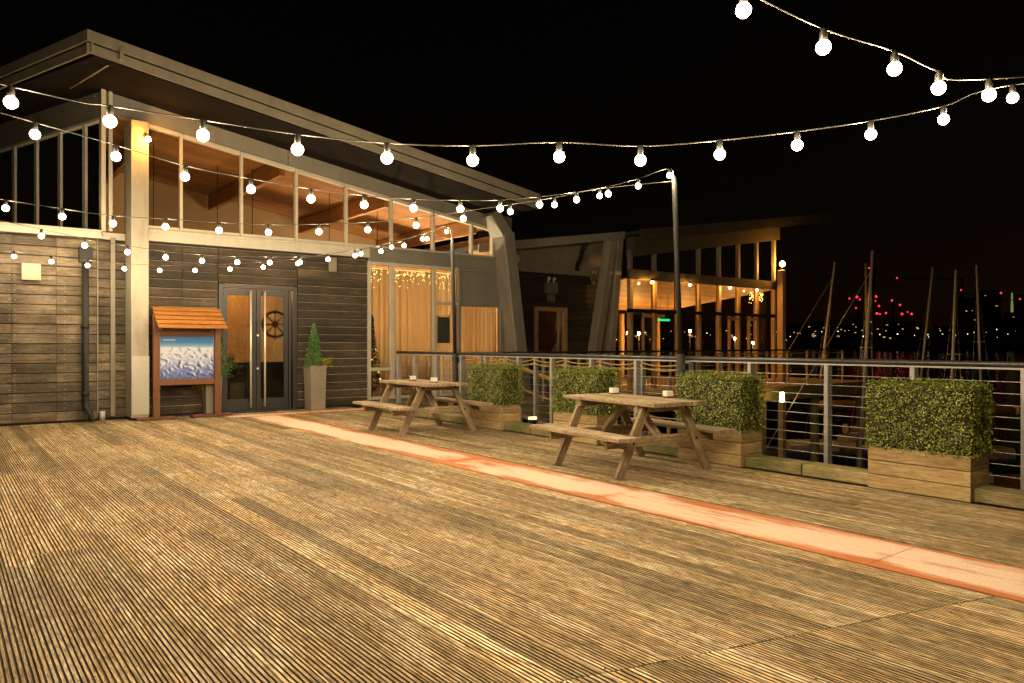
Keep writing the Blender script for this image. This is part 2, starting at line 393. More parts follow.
def tag(o, label, cat, group=None, kind=None):
    if label: o['label'] = label
    if cat: o['category'] = cat
    if group: o['group'] = group
    if kind: o['kind'] = kind
    return o
def thing(name, label, cat, loc=(0, 0, 0), group=None):
    o = bpy.data.objects.new(name, None); COL.objects.link(o); o.location = loc; ORG[o.name] = Vector(loc)
    o.empty_display_size = .2
    return tag(o, label, cat, group)
def dup(root, loc, rotz=0, label=None):
    def cp(o, par):
        c = o.copy(); COL.objects.link(c)
        if par: c.parent = par
        for ch in list(o.children): cp(ch, c)
        return c
    r = cp(root, None); r.location = loc; r.rotation_euler = (0, 0, rotz)
    if label: r['label'] = label
    return r
def one(name, mat, fn, parent=None, bevel=0.0):
    m = MB(); fn(m); return m.build(name, mat, parent, bevel)
def struct(o): o['kind'] = 'structure'; return o

# ================================================================== SETTING
RX = 7.33          # railing line
WY = 14.60         # entrance wall
# --- deck: grooved planks running away from the camera
def deck():
    m = MB(); W = .1455; P = .1525
    def profile():
        gr = random.choice((6, 6, 6, 5, 7)); e0 = random.uniform(.003, .009); e1 = random.uniform(.003, .009)
        prof = [(-W/2, -.03), (-W/2, -.003), (-W/2+.0015, 0)]
        pitch = (W-e0-e1)/gr; x = -W/2+e0
        for i in range(gr):
            wd = random.uniform(.28, .40); c = random.uniform(.47, .53)
            g0 = x + pitch*(c-wd/2); g1 = x + pitch*(c+wd/2)
            prof += [(g0-.001, 0), (g0+.0016, -.0060), (g1-.0016, -.0060), (g1+.001, 0)]
            x += pitch
        prof += [(W/2-.0015, 0), (W/2, -.003), (W/2, -.03)]
        prof = prof[::-1]; n = len(prof); mis = []
        for i in range(n):
            a, b = prof[i], prof[(i+1) % n]
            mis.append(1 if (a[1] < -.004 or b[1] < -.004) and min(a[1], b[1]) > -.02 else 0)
        return prof, mis
    d = Vector((0, 1, 0)); s = Vector((1, 0, 0)); u = Vector((0, 0, 1))
    i = 0; X = -6.0
    while X < 6.93:
        joint = 2.187 + .268*(2.108 - X)
        cuts = [-3.2]
        y = joint
        if joint > -3.0:
            cuts.append(joint)
        y = max(joint, -3.2); y += random.uniform(1.6, 4.6)
        while y < 13.2:
            cuts.append(y); y += random.choice((3.6, 4.2, 4.8))
        cuts.append(14.78)
        for a, b in zip(cuts, cuts[1:]):
            prof, mis = profile()
            gap = .006
            dz = random.uniform(-.0015, .0012)
            b0 = len(m.v); m.extrude(prof, (X, a + gap/2, dz), d, s, u, (b - a) - gap, mis)
            n = len(prof)
            for hit, o in ((abs(a - joint) < .01, b0), (abs(b - joint) < .01, b0 + n)):
                if hit:                                     # the boards are cut along one slanting line here
                    for q in range(o, o + n):
                        v = m.v[q]; m.v[q] = (v[0], v[1] - .268*(v[0] - X), v[2])
        X += P; i += 1
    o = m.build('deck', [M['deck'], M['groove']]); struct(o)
    b = MB(); b.box(-6.1, 6.98, -3.2, 14.8, -.30, -.034); struct(b.build('deck_frame', M['dark']))
deck()
def screws():
    m = MB(); X = -6.0 + .1525*20; k = 0
    while X < 6.9:
        y = -.2
        while y < 7.5:
            if random.random() < .9:
                for dx in (-.048, .05): 
                    b = len(m.v); c = (X + dx + random.uniform(-.004, .004), y + random.uniform(-.012, .012), .0014); r = .0055
                    for a in range(6): m.v.append((c[0]+r*math.cos(a*1.047), c[1]+r*math.sin(a*1.047), c[2]))
                    m.face([b+a for a in range(6)])
            y += .6
        X = X + .1525
    struct(m.build('deck_screws', M['black']))
screws()
# --- orange non-slip strip along the deck and across in front of the wall
def strip():
    m = MB(); x0, x1 = 4.46, 5.11; y = -2.6; L = 2.42
    def sheet(pts, n):
        b = len(m.v)
        for z in (.002, .008):
            for p in pts: m.v.append((p[0], p[1], z))
        m.face((b+4, b+5, b+6, b+7), [(0.001, 0), (0.001, 1), (n, 1), (n, 0)])
        for i in range(4):
            j = (i+1) % 4; m.face((b+i, b+j, b+4+j, b+4+i), [(0, 0)]*4)
    while y < 13.55:
        e = min(y + L, 13.58)
        sheet([(x0, y+.002), (x1, y+.002), (x1, e-.002), (x0, e-.002)], .999); y += L
    x = 4.2
    for xe in (5.8, 7.05):
        sheet([(x, 14.06), (x, 13.60), (xe-.004, 13.60), (xe-.004, 14.06)], .999); x = xe
    struct(m.build('path', M['strip']))
strip()
# --- kerb of sleepers along the edge, broken by the planters
PLY = [(2.58, 3.43), (4.84, 5.69), (7.06, 7.91), (9.16, 10.06)]
def kerb():
    m = MB(); segs = [(-3, -.6), (-.6, 1.3), (1.3, 2.57), (3.44, 4.15), (4.16, 4.83), (5.70, 6.45), (6.46, 7.05), (7.92, 8.5), (8.51, 9.15), (10.07, 11.4), (11.41, 12.8), (12.81, 14.0)]
    for a, b in segs: m.bar((7.07, a+.004, .062), (7.07, b-.004, .062), .26, .115, ch=.008)
    struct(m.build('kerb', M['kerb']))
    b = MB(); b.box(6.985, 7.42, -3.2, 14.0, -.36, .001); struct(b.build('deck_edge_beam', M['kerb']))
kerb()
# --- lower boardwalk beside the pavilion, water, far shore
def boardwalk():
    m = MB(); y = 13.1
    while y < 16.4:
        m.bar((7.44, y, -.02), (26.5, y, -.02), .14, .04, ch=.004); y += .147
    struct(m.build('boardwalk', M['table']))
    b = MB(); b.box(7.44, 26.5, 13.05, 16.5, -.42, -.045)
    for x in range(8, 27, 3): b.tube([(x, 13.3, -5), (x, 13.3, -.42)], .14, 10)
    struct(b.build('boardwalk_frame', M['kerb']))
    p = MB(); p.box(13.0, 26.0, 7.2, 9.4, -3.75, -3.45); p.box(24.0, 26, 9.4, 13.0, -3.75, -3.46)
    struct(p.build('pontoon', M['table']))
boardwalk()
def water():
    m = MB(); m.quad([(-600, -600, -4), (2600, -600, -4), (2600, 2600, -4), (-600, 2600, -4)])
    struct(m.build('water', M['water']))
    g = MB()   # far shore: low land with a hill, lofted along an arc
    rows = []
    for i in range(41):
        px = -1400 + i*100
        k = (px-512)/FPX; ang = math.atan(k)
        hill = 26*math.exp(-((px-1080)/170.0)**2) + 5*math.sin(px*.013)
        dv = Vector((math.sin(ang+R(YAW)), math.cos(ang+R(YAW)), 0))
        r = []
        for d, hgt in ((620, -4.2), (640, 1.0), (760, 3), (860, 4+hill*.9), (1000, 6+hill), (1400, 3)):
            p = dv*d; r.append((p.x, p.y, hgt))
        rows.append(r)
    for r in rows: g.v += r
    for i in range(40):
        for j in range(5): g.face((i*6+j, i*6+j+1, (i+1)*6+j+1, (i+1)*6+j))
    struct(g.build('hill', M['city']))
water()

# ================================================================== MAIN BUILDING
def boards_x(m, x0, x1, y, z0, z1, pitch=.1655, t=.022, breaks=()):
    """horizontal shiplap planks on a wall facing -Y, each with a rounded top arris and an open shadow gap"""
    xs = [x0] + [b for b in breaks if x0 < b < x1] + [x1]
    z = z0
    while z < z1 - .02:
        h = min(pitch, z1 - z) - .011
        for a, b in zip(xs, xs[1:]):
            prof = [(0, 0), (t, .002), (t, h-.013), (t-.014, h), (0, h)]
            jit = random.uniform(-.002, .002)
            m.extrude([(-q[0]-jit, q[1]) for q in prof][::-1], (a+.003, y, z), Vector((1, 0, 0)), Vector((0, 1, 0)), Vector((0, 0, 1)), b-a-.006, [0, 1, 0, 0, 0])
        z += pitch
MBD = thing('main_building', 'timber clad building with a raised sloping roof, tall clerestory glazing and grey double doors', 'building', (6.5, 16.5, 0))
def wall(name, fn): return one(name, M['clad'], fn, MBD)
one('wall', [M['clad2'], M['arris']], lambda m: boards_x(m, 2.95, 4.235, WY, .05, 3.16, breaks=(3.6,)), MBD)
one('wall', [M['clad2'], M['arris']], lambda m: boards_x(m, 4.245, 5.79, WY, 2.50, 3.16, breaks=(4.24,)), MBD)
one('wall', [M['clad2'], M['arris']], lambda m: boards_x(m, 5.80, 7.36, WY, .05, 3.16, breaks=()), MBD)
one('wall', [M['clad'], M['clad']], lambda m: boards_x(m, -5.0, 2.20, WY-.03, .04, 3.16, .163, breaks=(-3.4, -1.3, .98, 1.6)), MBD)
one('wall', [M['clad'], M['clad']], lambda m: boards_x(m, 2.21, 2.68, WY+.10, .04, 3.16, .163), MBD)
def backing(m):
    m.box(2.9, 4.24, WY+.004, WY+.16, 0, 3.3); m.box(5.79, 7.38, WY+.004, WY+.16, 0, 3.3); m.box(4.24, 5.79, WY+.004, WY+.16, 2.50, 3.3)
    m.box(-5.0, 2.21, WY-.026, WY+.14, 0, 3.14); m.box(2.19, 2.9, WY+.104, WY+.2, 0, 3.3)
one('wall_backing', M['dark'], backing, MBD)
def battens(m):
    m.bar((2.465, WY+.055, .06), (2.465, WY+.055, 3.2), .075, .05, (0, 1, 0))
    m.bar((2.215, WY+.02, .04), (2.215, WY+.02, 3.15), .03, .06, (0, 1, 0))
one('batten', M['fascia'], battens, MBD, .004)
def nails(m):
    z = .25
    while z < 2.5:
        for x in (.945, 1.02, 1.72):
            if random.random() < .85: m.tube([(x+random.uniform(-.006, .006), WY-.056, z), (x, WY-.051, z)], .0065, 6)
        z += .082
one('nails', M['steel'], nails, MBD)
# cream pillar with its cover plate
pil = one('pillar', M['cream'], lambda m: m.box(2.67, 2.95, 14.18, WY+.2, 0.05, 5.22), MBD, .006)
one('cover_plate', M['plate'], lambda m: m.box(2.675, 2.955, 14.165, 14.178, .10, 1.12), pil, .003)
# sills
one('sill', M['white'], lambda m: (m.box(2.96, 7.40, WY-.06, WY+.2, 3.19, 3.36), m.box(2.96, 7.40, WY-.08, WY-.06, 3.345, 3.40), m.box(2.96, 7.40, WY-.03, WY+.2, 3.362, 3.42)), MBD, .004)
one('sill', M['white'], lambda m: (m.box(-5, 2.26, WY-.10, WY+.5, 3.16, 3.27), m.box(-5, 2.27, WY-.13, WY+.5, 3.272, 3.30)), MBD, .004)
one('sill', M['white'], lambda m: m.box(2.28, 2.665, WY+.05, WY+.5, 3.17, 3.29), MBD, .004)
SL = -.157
def roofz(X): return 5.84 + SL*(X-2.3)
# eave beam above the front clerestory, then along the receding side
ddx, ddy = -.327, .945
def eave_beam(m):
    zb = lambda X: 5.30 - .151*(X-3.065)
    pts = [(2.36, 14.5), (11.0, 14.5)]
    for (a, b) in (((2.33, WY-.02), (5.6, WY-.02)), ((5.61, WY-.02), (11.3, WY-.02))):
        b0 = len(m.v)
        for y in (WY-.02, WY+.22):
            for X in (a[0], b[0]):
                m.v.append((X, y, zb(X))); m.v.append((X, y, roofz(X)+.02))
        for f in ((0, 2, 3, 1), (4, 5, 7, 6), (0, 1, 5, 4), (2, 6, 7, 3), (0, 4, 6, 2), (1, 3, 7, 5)): m.face([b0+i for i in f])
    # oblique side
    b0 = len(m.v)
    for o in (0, .2):
        for t in (0.02, 9.0):
            X = 2.30 + ddx*t + o*.945; Y = WY + ddy*t + o*.327
            m.v.append((X, Y, 5.25)); m.v.append((X, Y, 5.86))
    for f in ((0, 2, 3, 1), (4, 5, 7, 6), (0, 1, 5, 4), (2, 6, 7, 3), (0, 4, 6, 2), (1, 3, 7, 5)): m.face([b0+i for i in f])
one('eave_beam', M['beam'], eave_beam, MBD)
one('corner_cap', M['white'], lambda m: (m.bar((2.30, WY-.05, 3.3), (2.30, WY-.05, 5.82), .07, .07, (0, 1, 0)), m.bar((2.41, WY-.06, 3.3), (2.41, WY-.06, 5.8), .06, .06, (0, 1, 0))), MBD, .004)
# roof: plan polygon with overhang
RXc, RYc = 1.84, 13.0
def roof():
    def zt(X): return 6.15 + SL*(X-RXc)
    A = (RXc, RYc); B = (10.9, RYc); Cc = (10.9, 21.5); D = (RXc + ddx*9, RYc + ddy*9)
    rp = [A, B, Cc, D]
    def slab(m, inset, z0, z1):
        cx, cyy = 6, 17
        pts = [(x + (inset if x < 5 else -inset*.2), y + (inset if y < 15 else 0)) for x, y in rp]
        b = len(m.v)
        for dz in (z0, z1):
            for (x, y) in pts:
                zz = zt(max(x, RXc)) if x > RXc else zt(RXc)
                m.v.append((x, y, zz + dz))
        m.face((b+3, b+2, b+1, b)); m.face((b+4, b+5, b+6, b+7))
        for i in range(4):
            j = (i+1) % 4; m.face((b+i, b+j, b+4+j, b+4+i))
    r = one('roof', M['roofing'], lambda m: slab(m, .03, -.13, .005), MBD)
    def fas(m, z0, z1, out):
        for p, q in ((A, B), (D, A)):
            d = Vector((q[0]-p[0], q[1]-p[1], 0)).normalized(); nrm = Vector((d.y, -d.x, 0))
            b = len(m.v)
            for o in (out-.03, out):
                for w in (p, q):
                    x, y = w[0]+nrm.x*o, w[1]+nrm.y*o
                    zz = zt(max(w[0], RXc))
                    m.v.append((x, y, zz+z0)); m.v.append((x, y, zz+z1))
            for f in ((0, 2, 3, 1), (4, 5, 7, 6), (0, 1, 5, 4), (2, 6, 7, 3), (0, 4, 6, 2), (1, 3, 7, 5)): m.face([b+i for i in f])
    one('fascia', M['fascia'], lambda m: fas(m, -.15, .02, 0), r)
    one('gutter', M['fascia'], lambda m: fas(m, -.31, -.165, -.06), r)
    def prism(m, pts):
        b = len(m.v)
        for dz in (-.33, -.20):
            for (x, y) in pts: m.v.append((x, y, zt(max(x, RXc)) + dz))
        m.face((b+3, b+2, b+1, b)); m.face((b+4, b+5, b+6, b+7))
        for i in range(4):
            j = (i+1) % 4; m.face((b+i, b+j, b+4+j, b+4+i))
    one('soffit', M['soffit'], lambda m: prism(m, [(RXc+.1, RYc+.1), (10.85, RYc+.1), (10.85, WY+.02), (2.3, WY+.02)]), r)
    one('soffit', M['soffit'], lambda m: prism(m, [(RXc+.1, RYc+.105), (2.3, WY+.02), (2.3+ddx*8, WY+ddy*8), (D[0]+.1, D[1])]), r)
    p0 = on_y(121.5, 57, RYc-.01); p1 = on_y(103, 82, WY-.3)
    one('cable_bracket', M['fascia'], lambda m: (m.tube([p0, Vector((p0.x-.55, 14.2, p0.z-.28))], .014, 6), m.box(p0.x-.03, p0.x+.03, RYc-.05, RYc-.005, p0.z-.05, p0.z+.12)), r)
roof()
# --- clerestory windows
def clear_top(X): return 5.27 - .151*(X-3.065)
fr = [2.97, 3.58, 4.68, 5.78, 6.87, 7.95, 9.03, 10.1, 10.72]
for a, b in zip(fr, fr[1:]):
    zb = 3.42 if a < 7.9 else 3.42
    def frame(m, a=a, b=b):
        w = .045
        for X in ((a, b) if b > 10.5 else (a,)):
            m.bar((X, WY+.02, 3.40), (X, WY+.02, clear_top(X)+.02), w*1.1, .13, (0, 1, 0))
        m.bar((a+.03, WY+.02, 3.445), (b-.03, WY+.02, 3.445), .10, .05)
        m.bar((a+.03, WY+.02, clear_top(a+.03)-.01), (b-.03, WY+.02, clear_top(b-.03)-.01), .12, .07)
    w_ = one('clerestory_window', M['white'], frame, MBD, .004)
    def pane(m, a=a, b=b):
        m.quad([(a+.03, WY+.03, 3.45), (b-.03, WY+.03, 3.45), (b-.03, WY+.03, clear_top(b)), (a+.03, WY+.03, clear_top(a))])
    one('pane', M['glass'], pane, w_)
# oblique side clerestory (seen over the low wall on the far side of the corner)
def sidept(t, z): return Vector((2.32 + ddx*t, WY+.05 + ddy*t, z))
for i, t in enumerate((.05, .62, 1.5, 2.4, 3.3, 4.2, 5.1)):
    if i == 6: break
    tn = (.05, .62, 1.5, 2.4, 3.3, 4.2, 5.1)[i+1]
    def sframe(m, t=t):
        p = sidept(t, 3.2); q = sidept(t, 5.3); m.bar(p, q, .045, .10, (ddx, ddy, 0))
        e = sidept(tn, 5.27); m.bar(sidept(t, 5.27), e, .1, .05)
    w_ = one('clerestory_window', M['white'], sframe, MBD)
    one('pane', M['glass'], lambda m: m.quad([sidept(t+.03, 3.2), sidept(tn-.03, 3.2), sidept(tn-.03, 5.26), sidept(t+.03, 5.26)]), w_)
# --- entrance doors
fd = one('door', M['doorgrey'], lambda m: (m.box(4.245, 4.325, WY-.05, WY+.09, .0, 2.48), m.box(5.70, 5.785, WY-.05, WY+.09, 0, 2.48), m.box(5.615, 5.66, WY-.045, WY+.085, 0.03, 2.40),
     m.box(4.326, 5.699, WY-.05, WY+.09, 2.41, 2.48), m.box(4.25, 5.78, WY-.08, WY+.09, .0, .03)), MBD, .004)
def leaf_door(x0, x1):
    l = one('door_leaf', M['doorgrey'], lambda m: (m.box(x0+.004, x0+.085, WY-.02, WY+.03, .035, 2.40), m.box(x1-.085, x1-.004, WY-.02, WY+.03, .035, 2.40),
        m.box(x0+.086, x1-.086, WY-.02, WY+.03, .035, .26), m.box(x0+.086, x1-.086, WY-.02, WY+.03, 2.28, 2.40)), fd, .003)
leaf_door(4.33, 4.965); leaf_door(4.97, 5.61)
one('pane', M['glass'], lambda m: m.box(4.41, 4.885, WY, WY+.008, .26, 2.28), fd)
one('pane', M['glass'], lambda m: m.box(5.05, 5.53, WY, WY+.008, .26, 2.28), fd)
for x in (4.835, 5.11):
    one('handle', M['chrome'], lambda m: (m.tube([(x, WY-.095, .10), (x, WY-.095, 2.36)], .019, 12), m.tube([(x, WY-.095, .16), (x, WY-.015, .16)], .012, 8), m.tube([(x, WY-.095, 2.30), (x, WY-.015, 2.30)], .012, 8)), fd)
for z in (.85, 1.5):
    one('lock', M['chrome'], lambda m: (m.tube([(4.99, WY-.035, z), (4.99, WY-.018, z)], .022, 10)), fd)
# --- ground floor windows to the right
WX = [7.39, 7.95, 9.03, 9.72, 10.95]
ZS, ZT = .12, 3.08
one('sill', M['beam'], lambda m: m.box(7.38, 11.1, WY-.02, WY+.2, 0, .12), MBD, .004)
one('sill', M['beam'], lambda m: (m.box(7.38, 11.1, WY-.05, WY+.2, 3.12, 3.40), m.box(7.38, 11.1, WY-.09, WY-.05, 3.36, 3.425)), MBD, .004)
for i, (a, b) in enumerate(zip(WX, WX[1:])):
    def fr_(m, a=a, b=b, i=i):
        wl = .07 if i in (1,) else .05
        m.bar((a, WY-.01, ZS), (a, WY-.01, ZT+.04), wl*1.4, .13, (0, 1, 0))
        if i == 3: m.bar((b, WY-.01, ZS), (b, WY-.01, ZT+.04), .07, .13, (0, 1, 0))
        m.bar((a+.04, WY-.01, ZS+.03), (b-.04, WY-.01, ZS+.03), .12, .06); m.bar((a+.04, WY-.01, ZT), (b-.04, WY-.01, ZT), .12, .07)
        if i == 2: m.bar((a+.04, WY-.01, 2.27), (b-.04, WY-.01, 2.27), .12, .07)
        if i == 3: m.box(a+.04, b-.04, WY-.02, WY+.03, 2.22, ZT-.035)
        if i == 0: m.bar((a+.04, WY-.01, .78), (b-.04, WY-.01, .78), .12, .07)
    w_ = one('window', M['white'] if i < 3 else M['beam'], fr_, MBD, .004)
    one('pane', M['glass'], lambda m: m.quad([(a+.03, WY+.01, ZS), (b-.03, WY+.01, ZS), (b-.03, WY+.01, ZT), (a+.03, WY+.01, ZT)]), w_)
# leaning end column
def raker(m):
    prof = [(-.17, -.2), (.17, -.2), (.17, .2), (-.17, .2)]
    m.bar((11.42, 14.36, 0), (10.86, 14.36, 4.0), .34, .5, (0, 1, 0), .02)
    m.bar((10.87, 14.36, 3.93), (10.45, 14.36, 4.45), .30, .49, (0, 1, 0), .02)
one('raking_column', M['beam'], raker, MBD)
# interior
one('interior_floor', M['infloor'], lambda m: m.box(2.7, 11.3, WY+.21, 20, -.02, .0), MBD)
def inback(m):
    m.box(2.5, 11.4, 20.0, 20.1, 0, 5.6); m.box(11.3, 11.4, WY+.25, 20, 0, 4.1)
    m.box(2.52, 2.6, WY+2, 20, 0, 3.0)
one('interior_wall', M['inwall'], inback, MBD)
def inceil(m):
    y = WY+.3
    while y < 19.9:
        m.bar((2.2, y, roofz(2.2)-.16), (11.2, y, roofz(11.2)-.16), .185, .03, ch=.004); y += .19
one('interior_ceiling', M['inceil'], inceil, MBD)
def inbeams(m):
    for X in (3.2, 5.6, 8.0, 10.4): m.bar((X, WY+.3, roofz(X)-.37), (X, 19.9, roofz(X)-.37), .12, .36)
    m.bar((2.6, 17.2, 3.35), (11.0, 17.2, 3.25), .35, .3)
one('interior_beam', M['inceil'], inbeams, MBD)
one('lobby_screen', M['inwood'], lambda m: (m.box(3.9, 4.75, 15.9, 15.96, 1.0, 2.6), m.box(3.9, 6.4, 17.5, 17.56, 0, 2.9), m.box(3.9, 4.8, 15.8, 16.2, .96, 1.0)), MBD)
one('counter', M['wallart'], lambda m: (m.box(3.9, 6.6, 15.55, 15.75, .0, .92), m.box(3.85, 6.65, 15.5, 15.8, .921, .95)), MBD)
# downpipe
def dpipe(m):
    X = 2.02; Y = WY-.12
    m.box(X-.10, X+.10, Y-.09, Y+.09, 2.72, 2.98)
    m.tube([(X, Y, 2.75), (X, Y, .35), (X+.01, Y-.02, .26), (X+.05, Y-.10, .18), (X+.07, Y-.14, .06), (X+.07, Y-.14, .02)], .052, 12)
    for z in (.45, 1.6): m.tube([(X, Y, z), (X, Y, z+.07)], .062, 12)
    m.box(X-.06, X+.06, Y, Y+.10, 1.60, 1.63)
one('downpipe', M['black'], dpipe, MBD)
one('pipe_stub', M['plate'], lambda m: m.tube([(2.28, WY-.08, .0), (2.28, WY-.08, .17)], .045, 12), MBD)

# lamps in the interior (lit)
def pendant(x, y, z, label, group='pendant lamps inside the main building', r=.13):
    t = thing('pendant_lamp', label, 'lamp', (x, y, z), group)
    one('globe', M['inlamp2' if z < 2.7 else ('doorlamp' if z < 3 else 'inlamp')], lambda m: m.sphere((x, y, z), r, 14, 10), t)
    one('cord', M['black'], lambda m: m.tube([(x, y, z+r), (x, y, roofz(x)-.06)], .008, 6), t)
PLAB = 'amber glass pendant lamp hanging inside the main building behind its glazing'
for (x, y, z) in ((3.5, 16.4, 3.2), (5.5, 16.4, 3.2), (7.3, 16.4, 3.15), (8.7, 16.7, 2.4), (10.3, 16.6, 2.3), (4.9, 16.9, 2.9)):
    pendant(x, y, z, PLAB)
# curtains behind the windows
def curtain(name, x0, x1, y, z0, z1, label, amp=.055):
    m = MB(); n = int((x1-x0)/.018); pts = []
    for i in range(n+1):
        x = x0+(x1-x0)*i/n; a = amp*math.sin(i*.80+1.1*math.sin(i*.17))*(.6+.4*math.sin(i*.11))+.012*math.sin(i*1.9)
        pts.append((x, y+a))
    for i in range(n):
        b = len(m.v)
        if i == 0: m.v += [(pts[0][0], pts[0][1], z0), (pts[0][0], pts[0][1], z1)]
        b = len(m.v) - 2
        m.v += [(pts[i+1][0], pts[i+1][1], z0), (pts[i+1][0], pts[i+1][1], z1)]
        m.face((b, b+2, b+3, b+1), [(0, i*.02), (0, i*.02+.02), (2, i*.02+.02), (2, i*.02)], 0, True)
    o = m.build('curtain', M['curtain']); sd = o.modifiers.new('thick', 'SOLIDIFY'); sd.thickness = .003
    tag(o, label, 'curtain', 'curtains in the tall windows'); return o
curtain('curtain', 7.5, 8.19, 15.15, .02, 3.02, 'narrow amber curtain behind the small dark fir tree in the leftmost window')
curtain('curtain', 8.2, 9.35, 15.1, .02, 3.02, 'widest amber curtain, behind the big pane with fairy lights along its top')
curtain('curtain', 9.36, 10.05, 15.1, .02, 3.02, 'amber curtain behind the window split by a crossbar and dark notice')
curtain('curtain', 10.06, 11.28, 15.1, .02, 2.3, 'pale curtain beside the leaning end column, below the solid grey panel')
def fairy(x0, x1, y, ztop, label, n=60):
    m = MB()
    for i in range(n):
        x = random.uniform(x0, x1); z = ztop - abs(random.gauss(0, .16)) - .02
        m.sphere((x, y + random.uniform(-.02, .02), z), .009, 6, 4)
    for k in range(5): m.tube([(x0, y, ztop), (x1, y, ztop)], .002, 4)
    o = m.build('fairy_lights', M['fairy']); tag(o, label, 'fairy lights', 'fairy light fringes in the windows')
fairy(7.45, 7.9, 14.9, 3.0, 'short fringe of golden fairy lights above the fir tree in the narrow window', 26)
fairy(8.0, 8.98, 14.88, 3.0, 'wide fringe of golden fairy lights across the top of the biggest window', 70)
fairy(9.08, 9.68, 14.88, 3.0, 'golden fairy light fringe in the window with the crossbar', 40)
# small fir tree in the window
def fir(x, y, h, label):
    t = thing('christmas_tree', label, 'tree', (x, y, 0))
    one('trunk', M['twig'], lambda m: m.tube([(x, y, 0), (x, y, h)], .02, 6, True, [.03, .006]), t)
    m = MB()
    for i in range(1500):
        z = random.uniform(.15, 1)**1.0; r = .30*(1-z)*random.uniform(.4, 1)+.02; a = random.uniform(0, 6.28)
        m.leafq((x+r*math.cos(a), y+r*math.sin(a), z*h), (math.cos(a), math.sin(a), .5), .06, .35)
    m.build('crown', M['fir'], t)
    f = MB()
    for i in range(12):
        z = random.uniform(.2, .9); r = .30*(1-z); a = random.uniform(3.4, 6.0)
        f.sphere((x+r*math.cos(a), y+r*math.sin(a)*.6, z*h), .010, 6, 4)
    f.build('tree_lights', M['fairy'], t)
fir(7.66, 14.98, 1.95, 'small dark decorated fir tree standing inside the narrow leftmost window')
o = MB(); o.box(9.13, 9.46, WY-.035, WY-.017, 1.35, 1.95); ob = o.build('notice_panel', M['wallart'])
tag(ob, 'dark rectangular notice fixed in the window with the crossbar', 'notice')
nf = MB(); nf.box(9.10, 9.49, WY-.034, WY-.014, 1.96, 1.99); nf.box(9.10, 9.49, WY-.034, WY-.014, 1.31, 1.34); nf.box(9.10, 9.128, WY-.034, WY-.014, 1.31, 1.99); nf.box(9.462, 9.49, WY-.034, WY-.014, 1.31, 1.99)
nf.build('frame', M['inwood'], ob)
# ship wheel hanging in the lobby
t = thing('ship_wheel', 'round wooden wheel ornament hanging in the lobby behind the right door', 'ornament', (5.75, 15.7, 1.75))
wc = Vector((5.75, 15.7, 1.75))
ring = [wc + Vector((.27*math.cos(a), 0, .27*math.sin(a))) for a in [2*math.pi*i/28 for i in range(29)]]
one('rim', M['table'], lambda m: m.tube(ring, .028, 8, False), t)
for i in range(4):
    a = math.pi*i/4; dv = Vector((math.cos(a), 0, math.sin(a)))*.33
    one('spoke', M['table'], lambda m: m.tube([wc-dv, wc+dv], .014, 6), t)
one('hub', M['orange'], lambda m: m.tube([wc+Vector((0, -.03, 0)), wc+Vector((0, .03, 0))], .07, 12), t)
one('bracket', M['black'], lambda m: m.box(5.74, 5.76, 15.7, 17.5, 1.74, 1.76), t)

# wall lamps
def boxlamp(x, y, z, w, h, label):
    t = thing('wall_lamp', label, 'lamp', (x, y, z))
    one('housing', M['lampbox'], lambda m: m.box(x-w/2, x+w/2, y-.09, y-.012, z-h/2, z+h/2), t, .01)
    one('back_plate', M['fascia'], lambda m: m.box(x-w*.35, x+w*.35, y-.012, y+.02, z-h*.35, z+h*.35), t)
boxlamp(1.24, WY-.055, 2.52, .27, .28, 'square cream wall lamp box on the cladding left of the downpipe')
boxlamp(6.53, WY-.025, 2.98, .17, .30, 'small upright cream wall lamp box on the cladding right of the doors')
def flood(x, y, z, label):
    t = thing('flood_lamp', label, 'lamp', (x, y, z))
    one('bulb', M['amberbig'], lambda m: m.sphere((x, y-.12, z), .045, 12, 8), t)
    one('bracket', M['black'], lambda m: (m.tube([(x, y-.12, z+.045), (x, y-.12, z+.09), (x, y+.06, z+.09)], .014, 8), m.tube([(x, y+.05, z+.09), (x, y+.065, z+.09)], .05, 10)), t)
flood(2.90, 14.115, 4.87, 'amber glowing lamp at the top of the cream pillar')

# ================================================================== ANNEX (dark clad) AND PAVILION
AX = thing('annex_building', 'dark clad low building with leaning columns beyond the end of the main building', 'building', (13.5, 18, 0))
AY = 16.5
one('wall', [M['darkclad'], M['darkclad']], lambda m: (boards_x(m, 10.9, 13.58, AY, .05, 3.36), boards_x(m, 14.86, 16.6, AY, .05, 3.36), boards_x(m, 13.59, 14.85, AY, 2.42, 3.36)), AX)
one('wall_backing', M['dark'], lambda m: (m.box(11.1, 13.58, AY+.01, AY+.2, 0, 3.4), m.box(14.86, 16.6, AY+.01, AY+.2, 0, 3.4), m.box(13.58, 14.86, AY+.01, AY+.2, 2.4, 3.4)), AX)
one('band', M['annexpaint'], lambda m: m.box(11.0, 16.6, AY-.07, AY+.1, 3.38, 3.50), AX, .006)
def azt(X): return 4.03 + .150*(X-12.1)
def upper(m):
    b = len(m.v)
    for y in (AY-.02, AY+.18):
        for X in (11.0, 16.6): m.v.append((X, y, 3.5)); m.v.append((X, y, azt(X)-.1))
    for f in ((0, 2, 3, 1), (4, 5, 7, 6), (0, 1, 5, 4), (2, 6, 7, 3), (0, 4, 6, 2), (1, 3, 7, 5)): m.face([b+i for i in f])
one('upper_wall', M['annexpaint'], upper, AX)
